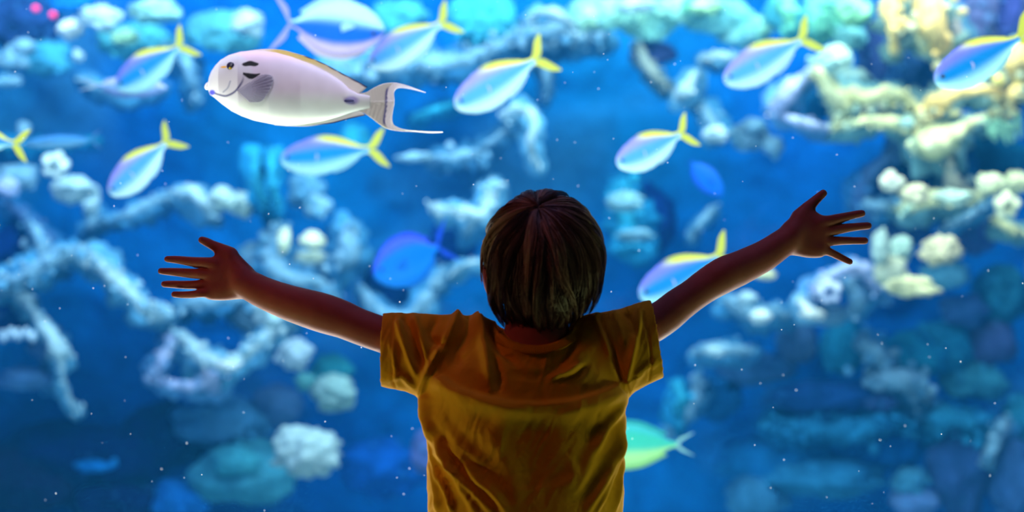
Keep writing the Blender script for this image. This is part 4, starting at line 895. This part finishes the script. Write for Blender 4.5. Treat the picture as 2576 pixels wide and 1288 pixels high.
    B.capsule(Hc + [-0.013, 0.086, -0.096], Hc + [0.013, 0.086, -0.096], 0.005, 0.005, 0.004)
    # trunk and legs (hidden by the clothes and the frame)
    tc = lambda z, dx=0, y=YC: np.array([cx0 + dx, y, z])
    B.ellipsoid(tc(0.76), (0.112, 0.060, 0.13), 0.02); B.ellipsoid(tc(0.62), (0.112, 0.070, 0.12), 0.04)
    B.ellipsoid(tc(0.53), (0.112, 0.075, 0.08), 0.03)
    B.capsule(tc(0.85, -0.075), tc(0.85, 0.075), 0.038, 0.038, 0.02, 0.8)
    for sx in (-1, 1):
        B.capsule(tc(0.52, sx * 0.055), tc(0.29, sx * 0.06), 0.056, 0.036, 0.02)
        B.capsule(tc(0.29, sx * 0.06), tc(0.20, sx * 0.06, YC - 0.004), 0.036, 0.035, 0.01)
        B.capsule(tc(0.20, sx * 0.06, YC - 0.004), tc(0.07, sx * 0.06), 0.035, 0.024, 0.01)
        B.capsule(tc(0.035, sx * 0.06, YC - 0.01), tc(0.028, sx * 0.068, YC + 0.10), 0.024, 0.020, 0.01)
    v, f = B.mesh()
    body = mesh_obj('body', v, f, M_skin, child)
    for sx in (-1, 1):
        e = disc_mesh('eye', 0.0115, M_eyew, child, tuple(Hc + [sx * 0.028, 0.078, -0.036]), 1.0)
        disc_mesh('iris', 0.0052, mat_principled('iris', (0.1, 0.05, 0.02), rough=0.2), e, (0, 0.0098, 0), 0.5)
    # finger nails, thin plates on the backs of the finger tips seen from behind
    return Hc
Hc = build_body()

# --- tee shirt
FOLDS = [  # points, height mm, width toward left/up side px, width toward the other side px
 ([(1099, 930), (1130, 965), (1180, 990), (1240, 1006), (1300, 1016), (1360, 1018), (1430, 1012), (1500, 992), (1565, 962)], 5.0, 38, 7),
 ([(1079, 940), (1119, 968), (1178, 998), (1257, 1022), (1320, 1034)], 3.0, 22, 12),
 ([(1570, 985), (1520, 1010), (1460, 1030), (1400, 1045)], 3.2, 16, 18),
 ([(1059, 985), (1079, 1032), (1105, 1088), (1123, 1135), (1150, 1198), (1178, 1253), (1197, 1290)], 4.2, 9, 14),
 ([(1068, 1000), (1086, 1060), (1098, 1120), (1120, 1165), (1150, 1185)], 3.4, 7, 10),
 ([(1075, 1050), (1100, 1105), (1130, 1160), (1175, 1215), (1215, 1262), (1240, 1290)], 3.2, 8, 12),
 ([(1138, 1115), (1170, 1159), (1205, 1210), (1241, 1240), (1275, 1288)], 4.0, 9, 16),
 ([(1090, 1020), (1130, 1080), (1175, 1130), (1230, 1175)], 2.2, 12, 18),
 ([(1085, 1170), (1098, 1215), (1104, 1288)], 3.2, 6, 9),
 ([(1110, 1200), (1128, 1245), (1140, 1288)], 3.4, 6, 9),
 ([(1084, 1100), (1092, 1150), (1110, 1215)], 2.6, 5, 7),
 ([(1120, 1010), (1180, 1060), (1240, 1120), (1290, 1200), (1310, 1288)], 1.6, 26, 30),
 ([(1568, 1010), (1545, 1050), (1512, 1094), (1500, 1130)], 3.8, 12, 8),
 ([(1567, 1050), (1550, 1128), (1530, 1175), (1508, 1226), (1474, 1290)], 4.6, 14, 8),
 ([(1560, 1100), (1548, 1160), (1525, 1225), (1500, 1288)], 3.2, 9, 6),
 ([(1565, 1150), (1556, 1215), (1548, 1288)], 2.6, 7, 5),
 ([(1512, 1094), (1490, 1140), (1470, 1190), (1440, 1240)], 2.4, 16, 12),
 ([(1150, 795), (1130, 838), (1113, 870), (1090, 910), (1070, 948), (1060, 984)], 4.2, 10, 12),
 ([(1175, 795), (1172, 840), (1150, 880), (1145, 920)], -3.6, 14, 14),
 ([(1205, 805), (1218, 850), (1230, 910), (1235, 975)], 4.6, 20, 9),
 ([(1243, 900), (1250, 940), (1252, 985)], -3.8, 9, 12),
 ([(1235, 835), (1258, 880), (1300, 915)], -4.4, 9, 14),
 ([(1300, 915), (1345, 930), (1380, 920)], 2.2, 16, 16),
 ([(1452, 830), (1432, 875), (1395, 935)], -4.4, 16, 14),
 ([(1383, 948), (1420, 938), (1455, 918)], 4.6, 10, 7),
 ([(1400, 960), (1450, 945), (1475, 920)], -3.6, 9, 9),
 ([(1513, 806), (1530, 852), (1550, 912), (1570, 975)], -3.0, 9, 9),
 ([(1500, 800), (1520, 850), (1540, 900)], 3.2, 8, 9),
 ([(1612, 785), (1600, 850), (1588, 900), (1572, 965)], 3.8, 12, 7),
 ([(1545, 796), (1560, 830), (1568, 870)], 2.6, 8, 10),
 ([(1580, 795), (1590, 815), (1600, 850)], -2.6, 8, 8),
 ([(1655, 905), (1620, 925), (1590, 950)], 2.2, 10, 12),
 ([(1020, 800), (1044, 859), (1063, 925)], -4.0, 10, 12),
 ([(1000, 815), (1022, 880), (1048, 945)], 3.4, 8, 10),
 ([(1043, 806), (1060, 850), (1072, 900)], 3.2, 9, 10),
 ([(1095, 808), (1082, 840), (1095, 862), (1120, 870)], -3.6, 10, 12),
 ([(975, 955), (1010, 945), (1045, 975)], 2.4, 10, 10),
 ([(985, 860), (992, 910), (1000, 950)], 1.8, 7, 7),
 ([(1350, 1040), (1340, 1130), (1350, 1230)], -3.0, 60, 60),
 ([(1340, 960), (1345, 880)], -2.0, 60, 60),
 ([(1280, 1040), (1250, 1090), (1262, 1150)], 1.6, 20, 24),
 ([(1420, 1230), (1445, 1190), (1435, 1160)], 1.8, 12, 16),
]
SEAMS = [[(1146, 793), (1128, 840), (1108, 885), (1082, 930), (1064, 965), (1058, 990)], [(1498, 797), (1530, 845), (1552, 900), (1570, 950), (1580, 985)],
         [(992, 797), (987, 840), (986, 900), (992, 962), (996, 975)], [(1608, 776), (1628, 830), (1636, 890), (1634, 945), (1632, 955)]]
def seg_dist(px, py, pts, n=26):
    g = smoothline(pts, n)
    best = np.full(len(px), 1e9); side = np.zeros(len(px)); tt = np.zeros(len(px))
    for i in range(n - 1):
        a, b = g[i], g[i + 1]; d = b - a; L2 = d @ d
        t = np.clip(((px - a[0]) * d[0] + (py - a[1]) * d[1]) / L2, 0, 1)
        ex, ey = px - a[0] - t * d[0], py - a[1] - t * d[1]
        r = np.hypot(ex, ey); m = r < best
        best[m] = r[m]; side[m] = (d[0] * ey - d[1] * ex)[m]; tt[m] = (i + t[m]) / (n - 1)
    return best, side, tt
def build_shirt():
    S = Field((-0.225, 2.36, 0.478), (0.255, 2.64, 0.95), 0.0021)
    pys = [1560, 1288, 1100, 1040, 1000, 960, 920, 880, 850, 832, 815]
    cxs = [1322, 1322, 1323, 1321, 1317, 1316, 1318, 1325, 1335, 1343, 1345]
    hws = [252, 244, 244, 249, 254, 246, 222, 188, 150, 118, 70]
    hds = [.104, .096, .094, .092, .090, .087, .082, .072, .058, .049, .03]
    zs = [CAM_Z - (p - 644) * px2m for p in pys]
    zc, zh, zd = [list(a) for a in ([(c - 1288) * px2m for c in cxs], [h * px2m for h in hws], hds)]
    def torso(x, y, z):
        c = np.interp(z, zs, zc); a = np.interp(z, zs, zh); b = np.interp(z, zs, zd)
        q = (np.abs((x - c) / a) ** 2.05 + np.abs((y - YC) / b) ** 2.05) ** (1 / 2.05)
        d = (q - 1) * np.minimum(a, b)
        return np.maximum(d, np.maximum(z - zs[-1], 0.495 - z))
    S.add(torso, (-0.2, 2.38, 0.48), (0.24, 2.62, 0.93), 0.02)
    for ch in ([(1240, 905, 82, 2.5), (1185, 893, 92, 2.5), (1120, 893, 91, 2.5), (1055, 889, 88, 2.503), (1000, 881, 85, 2.508), (930, 877, 86, 2.51)],
               [(1430, 905, 82, 2.5), (1490, 893, 92, 2.5), (1550, 886, 92, 2.502), (1600, 869, 88, 2.506), (1650, 851, 86, 2.51), (1690, 845, 86, 2.51)]):
        for p, q in zip(ch[:-1], ch[1:]):
            S.capsule(P(p[0], p[1], p[3]), P(q[0], q[1], q[3]), p[2] * px2m, q[2] * px2m, 0.022, 0.66)
    x, y, z = S.ax[0][:, None, None], S.ax[1][None, :, None], S.ax[2][None, None, :]
    lp = P(961, 880, 2.51); ln = np.array([-1.0, 0, 0.02]); ln /= np.linalg.norm(ln)
    rp = P(1652, 849, 2.51); rn = np.array([0.99, 0, 0.155]); rn /= np.linalg.norm(rn)
    cutL = (x - lp[0]) * ln[0] + (z - lp[2]) * ln[2]; cutR = (x - rp[0]) * rn[0] + (z - rp[2]) * rn[2]
    S.F = np.maximum(S.F, np.maximum(cutL, cutR) + 0 * y).astype(np.float32)
    ccx, ccy = (1345 - 1288) * px2m, YC - 0.005
    xx, yy = x - ccx, y - ccy
    sn = np.abs(yy) / (np.sqrt(xx ** 2 + yy ** 2) + 1e-6)
    zcol = CAM_Z - (824 - 644) * px2m - 0.025 * sn ** 1.4 - 0.005
    neck = np.maximum((np.sqrt((xx / 0.0615) ** 2 + (yy / 0.0625) ** 2) - 1) * 0.06 + 0 * z, zcol - z)
    S.F = np.maximum(S.F, -neck).astype(np.float32)
    v, f = S.mesh()
    # open the sleeve ends and the hem
    dl = (v - lp) @ ln; dr = (v - rp) @ rn
    capv = (dl > -0.0016) | (dr > -0.0016) | (v[:, 2] < 0.4968)
    keep = ~(capv[f].all(1))
    f = f[keep]
    # drop vertices no longer used
    usedv = np.zeros(len(v), bool); usedv[f.ravel()] = True
    mp = np.cumsum(usedv) - 1; v = v[usedv]; f = mp[f]
    nrm = vert_normals(v, f)
    px, py = project(v)
    wgt = np.clip(-nrm[:, 1] * 2.2 + 0.8, 0, 1)
    disp = np.zeros(len(v))
    for pts, amp, wl, wr in FOLDS:
        P_ = np.array(pts); mar = 3 * max(wl, wr)
        m = (px > P_[:, 0].min() - mar) & (px < P_[:, 0].max() + mar) & (py > P_[:, 1].min() - mar) & (py < P_[:, 1].max() + mar) & (wgt > 0)
        d, sd, t = seg_dist(px[m], py[m], pts)
        d = d + 1.5 * vnoise(np.stack([px[m] / 22, py[m] / 22, 0 * px[m] + amp], 1))
        wd = np.where(sd > 0, wl, wr)
        tip = np.sqrt(np.clip((1 - t if pts[0][1] < 822 else np.minimum(t, 1 - t)) * 4 + 0.10, 0, 1))
        disp[m] += amp * 2.3e-3 * np.exp(-(d / wd) ** 2) * tip * wgt[m]
    for pts in SEAMS:
        d, sd, t = seg_dist(px, py, pts)
        disp -= 0.0019 * np.exp(-(d / 2.8) ** 2) * wgt * (d < 12)
    # crumples of thin cotton
    q = np.stack([px / 46, py / 90, v[:, 1] * 9], 1)
    warp = fbm(q * 0.7 + 5, 2)
    cr = 1 - 2.4 * np.abs(fbm(np.stack([(px + 0.45 * py) / 44 + warp, (py - 0.3 * px) / 120, v[:, 1] * 7], 1) + warp[:, None] * 0.5, 3))
    zone = 0.0011 + 0.0012 * ss(1260, 1100, px) * ss(980, 1120, py) + 0.0007 * ss(1450, 1540, px) * ss(980, 1100, py)
    disp += 1.3 * zone * cr
    disp += 0.0004 * fbm(v * 160, 2)
    v = v + nrm * disp[:, None]
    o = mesh_obj('shirt', v, f, M_shirt, child)
    so = o.modifiers.new('thick', 'SOLIDIFY'); so.thickness = 0.0014; so.offset = -1
    tag(o, 'plain yellow cotton short sleeved tee shirt')
    return v, nrm
build_shirt()
# ribbed collar
def collar():
    n, m = 1500, 12
    a = np.linspace(0, 2 * np.pi, n, endpoint=False)
    cx, cy = (1345 - 1288) * px2m, YC - 0.005
    prof = smoothline([(0.000, 0.0), (0.0015, 0.0015), (0.005, -0.001), (0.010, -0.007), (0.0115, -0.011), (0.009, -0.012), (0.004, -0.008), (0.000, -0.004)], m)
    zc = CAM_Z - (824 - 644) * px2m - 0.025 * np.abs(np.sin(a)) ** 1.4
    lift = 0.0007 * np.sin(a * 150)
    v = []
    for k in range(m):
        r = prof[k, 0]
        v.append(np.stack([cx + (0.0590 + r + lift * (k > 0)) * np.cos(a), cy + (0.0600 + r + lift * (k > 0)) * np.sin(a), zc + prof[k, 1]], 1))
    v = np.stack(v, 1).reshape(-1, 3)
    f = grid_faces(n + 1, m, True); f = np.where(f >= n * m, f - n * m, f)
    o = mesh_obj('collar', v, f, M_shirt, child)
collar()
# shorts and shoes
def lower_clothes():
    S = Field((-0.14, 2.36, 0.30), (0.18, 2.64, 0.66), 0.004)
    S.ellipsoid((cx0, YC, 0.56), (0.127, 0.088, 0.10), 0.02)
    for sx in (-1, 1):
        S.capsule((cx0 + sx * 0.06, YC, 0.52), (cx0 + sx * 0.066, YC, 0.33), 0.066, 0.062, 0.015)
    z = S.ax[2][None, None, :]; S.F = np.maximum(S.F, 0.335 - z + 0 * S.F).astype(np.float32)
    v, f = S.mesh(); mesh_obj('shorts', v, f, M_shorts, child)
    for sx in (-1, 1):
        S = Field((-0.14, 2.4, -0.004), (0.18, 2.68, 0.12), 0.003)
        S.ellipsoid((cx0 + sx * 0.06, YC - 0.012, 0.045), (0.033, 0.045, 0.045), 0.02)
        S.ellipsoid((cx0 + sx * 0.066, YC + 0.07, 0.030), (0.034, 0.075, 0.032), 0.03)
        z = S.ax[2][None, None, :]; S.F = np.maximum(S.F, np.maximum(0.001 - z, z - 0.075) + 0 * S.F).astype(np.float32)
        v, f = S.mesh(); mesh_obj('shoe', v, f, M_shoe, child)
lower_clothes()

# --- hair
def build_hair():
    Ce = P(1366, 640, 2.503); rx, ry, rt, rb = 0.0895, 0.103, 0.0925, 0.128
    Wv = np.array([-0.09, -0.64, 0.74]); Wv /= np.linalg.norm(Wv)
    U = np.cross(Wv, [0, 0, 1]); U /= np.linalg.norm(U); V = np.cross(Wv, U)
    def surf(al, be, lift):
        u = np.cos(al)[..., None] * Wv + np.sin(al)[..., None] * (np.cos(be)[..., None] * U + np.sin(be)[..., None] * V)
        lift = lift + 0 * u[..., 0]
        r = np.stack([rx + lift, ry + lift, np.where(u[..., 2] > 0, rt, rb) + lift], -1)
        low = np.clip(-u[..., 2], 0, 1) ** 2
        r[..., 0] *= 1 + low * np.where(u[..., 0] < 0, 0.22, 0.0)
        return Ce + u * r, u
    nl, ns, K = 210, 44, 22
    gb = rng.uniform(0, 2 * np.pi, nl)
    ga0 = np.where(rng.random(nl) < 0.5, rng.uniform(0.02, 0.25, nl), rng.uniform(0.2, 1.5, nl))
    glift = rng.uniform(-0.004, 0.006, nl) + 0.0; gamp = rng.normal(0, 0.20, nl); gph = rng.uniform(0, 6.28, nl)
    gflick = np.clip(rng.normal(0.0015, 0.004, nl), -0.002, 0.010); gtone = np.exp(rng.normal(-0.1, 0.5, nl)); gbend = rng.uniform(0.0, 1.5, nl)
    gend = rng.normal(0, 1, nl); gcl = rng.uniform(0.55, 0.96, nl); gshort = np.where(rng.random(nl) < 0.45, rng.uniform(0.08, 0.75, nl), 0.0)
    # one strand array
    li = np.repeat(np.arange(nl), ns); Nn = len(li)
    al_grid = np.linspace(0, 2.9, 160)
    def end_alpha(b):
        pts, u = surf(al_grid[None].repeat(len(b), 0), b[:, None].repeat(160, 1), 0 * al_grid[None])
        hor = u[..., 1] / (np.hypot(u[..., 0], u[..., 1]) + 1e-6)          # -1 back .. 1 front
        side = np.abs(u[..., 0])
        pyend = np.where(hor < -0.2, 842 - 74 * np.clip((hor + 1) / 0.8, 0, 1), np.where(hor < 0.35, np.where(pts[..., 0] < Ce[0], 776, 752), 665))
        zend = CAM_Z - (pyend - 644) * px2m
        hit = pts[..., 2] < zend
        i = np.argmax(hit, 1); i[~hit.any(1)] = 159
        return al_grid[i]
    ea = end_alpha(gb)
    a1 = ea[li] + (gend[li] * 0.09 - gshort[li] + rng.normal(0, 0.05, Nn))
    a0 = np.minimum(ga0[li] + rng.uniform(-0.04, 0.10, Nn), a1 - 0.5); a0 = np.maximum(a0, 0.01)
    t = np.linspace(0, 1, K)[None]
    al = a0[:, None] + (a1 - a0)[:, None] * t
    wid = 0.13
    off = rng.normal(0, 1, Nn) * wid
    spread = off[:, None] * (1 - gcl[li][:, None] * t ** 1.2)
    wave = gamp[li][:, None] * np.sin(2.6 * t + gph[li][:, None]) * t + 0.10 * np.sin(al * 1.5) * np.sin(gb[li] * 2)[:, None]
    _, um = surf(al[:, K // 2], gb[li], 0 * gb[li])
    dux = -np.sin(gb[li]) * U[0] + np.cos(gb[li]) * V[0]
    wave = wave - (gbend[li] * 0.55 * um[:, 0] * np.sign(dux) * np.where(um[:, 1] < 0.2, 1, 0))[:, None] * t ** 3
    be = gb[li][:, None] + (spread + wave) / np.maximum(np.sin(np.clip(al, 0.5, 2.6)), 0.35) * 0.75
    glift = glift + np.where(gshort > 0, 0.003, 0)
    lift = glift[li][:, None] + rng.uniform(-0.0012, 0.0012, Nn)[:, None] - 0.0022 * np.clip(np.abs(off) / wid, 0, 2)[:, None] ** 2
    body = np.sin(np.pi * np.clip(t, 0, 1)) * 0.0025
    flick = gflick[li][:, None] * ss(0.78, 1.0, t)
    pts, u = surf(al, be, lift + body + flick)
    pts[..., 0] += 0.0007 * np.sin(9 * t + off[:, None] * 30)
    # stray fly-away hairs
    r = 0.00042 * (1 - 0.75 * t ** 3) * rng.uniform(0.7, 1.25, Nn)[:, None]
    tg = np.gradient(pts, axis=1); tg /= np.linalg.norm(tg, axis=2)[..., None] + 1e-9
    s1 = np.cross(tg, u); s1 /= np.linalg.norm(s1, axis=2)[..., None] + 1e-9; s2 = np.cross(tg, s1)
    ang = [0, 2.094, 4.189]
    v = np.stack([pts + r[..., None] * (math.cos(a) * s1 + math.sin(a) * s2) for a in ang], 2)   # N,K,3,3
    v = v.reshape(-1, 3)
    base = np.arange(Nn)[:, None, None] * (K * 3); kk = np.arange(K - 1)[None, :, None] * 3; j = np.arange(3)[None, None]
    a = base + kk + j; b = base + kk + (j + 1) % 3
    f = np.stack([a, b, b + 3, a + 3], -1).reshape(-1, 4)
    tone = gtone[li] * rng.uniform(0.75, 1.3, Nn)
    c0 = np.array([0.075, 0.033, 0.036]); c1 = np.array([0.62, 0.38, 0.30])
    cs = c0[None] + (c1 - c0)[None] * np.clip((tone - 0.75) / 1.5, 0, 1)[:, None]
    tt = np.repeat(np.tile(np.linspace(0.9, 0.8, K), Nn), 3)
    c = np.repeat(cs, K * 3, 0) * tt[:, None]
    # scalp shell under the strands
    nu, nv = 70, 96
    A, B_ = np.meshgrid(np.linspace(0.0, 1, nu), np.linspace(0, 2 * np.pi, nv, endpoint=False), indexing='ij')
    E = end_alpha(B_[0])[None] - 0.16
    sp, _ = surf(A * E, B_, 0 * A - 0.0045)
    sp = sp.reshape(-1, 3); f2 = grid_faces(nu, nv, True) + len(v)
    v = np.vstack([v, sp]); f = np.vstack([f, f2]); c = np.vstack([c, np.tile(c0 * 0.55, (len(sp), 1))])
    o = mesh_obj('hair', v, f, M_hair, child, colors=c)
    tag(o, 'dark blond mop of hair falling to the nape')
build_hair()

# ------------------------------------------------------------------ water
WATER = None
def water():
    m = bpy.data.materials.new('sea_water'); m.use_nodes = True
    N, L = nt(m); N.remove(N['Principled BSDF'])
    ab = N.new('ShaderNodeVolumeAbsorption'); ab.inputs['Color'].default_value = (0.50, 0.84, 1.0, 1); ab.inputs['Density'].default_value = 0.10
    sct = N.new('ShaderNodeVolumeScatter'); sct.inputs['Color'].default_value = (0.02, 0.33, 0.90, 1); sct.inputs['Density'].default_value = 0.03
    ad = N.new('ShaderNodeAddShader'); L.new(ab.outputs[0], ad.inputs[0]); L.new(sct.outputs[0], ad.inputs[1])
    L.new(ad.outputs[0], N['Material Output'].inputs['Volume'])
    m.cycles.homogeneous_volume = True
    o = box('water', (-4.19, G0 + 0.021, -1.45), (4.19, 9.2, 3.45), m)
    tag(o, 'clear blue sea water filling the tank behind the glass', 'water', kind='stuff')
water()
# bright specks of plankton drifting close to the glass
def specks():
    v0 = np.array([(1, 0, 0), (-1, 0, 0), (0, 1, 0), (0, -1, 0), (0, 0, 1), (0, 0, -1)], float)
    f0 = np.array([(0, 2, 4), (2, 1, 4), (1, 3, 4), (3, 0, 4), (2, 0, 5), (1, 2, 5), (3, 1, 5), (0, 3, 5)])
    V_, F_ = [], []
    for i in range(260):
        Y = rng.uniform(2.92, 3.5); p = P(rng.uniform(-60, 2640), rng.uniform(-30, 1320), Y)
        V_.append(v0 * rng.uniform(0.0006, 0.0013) + p); F_.append(f0 + 6 * i)
    o = mesh_obj('plankton', np.vstack(V_), np.vstack(F_), mat_principled('plankton', (0.85, 0.9, 1.0), rough=0.6), smooth=False)
    tag(o, 'tiny white specks drifting in the water near the glass', 'plankton', kind='stuff')
specks()
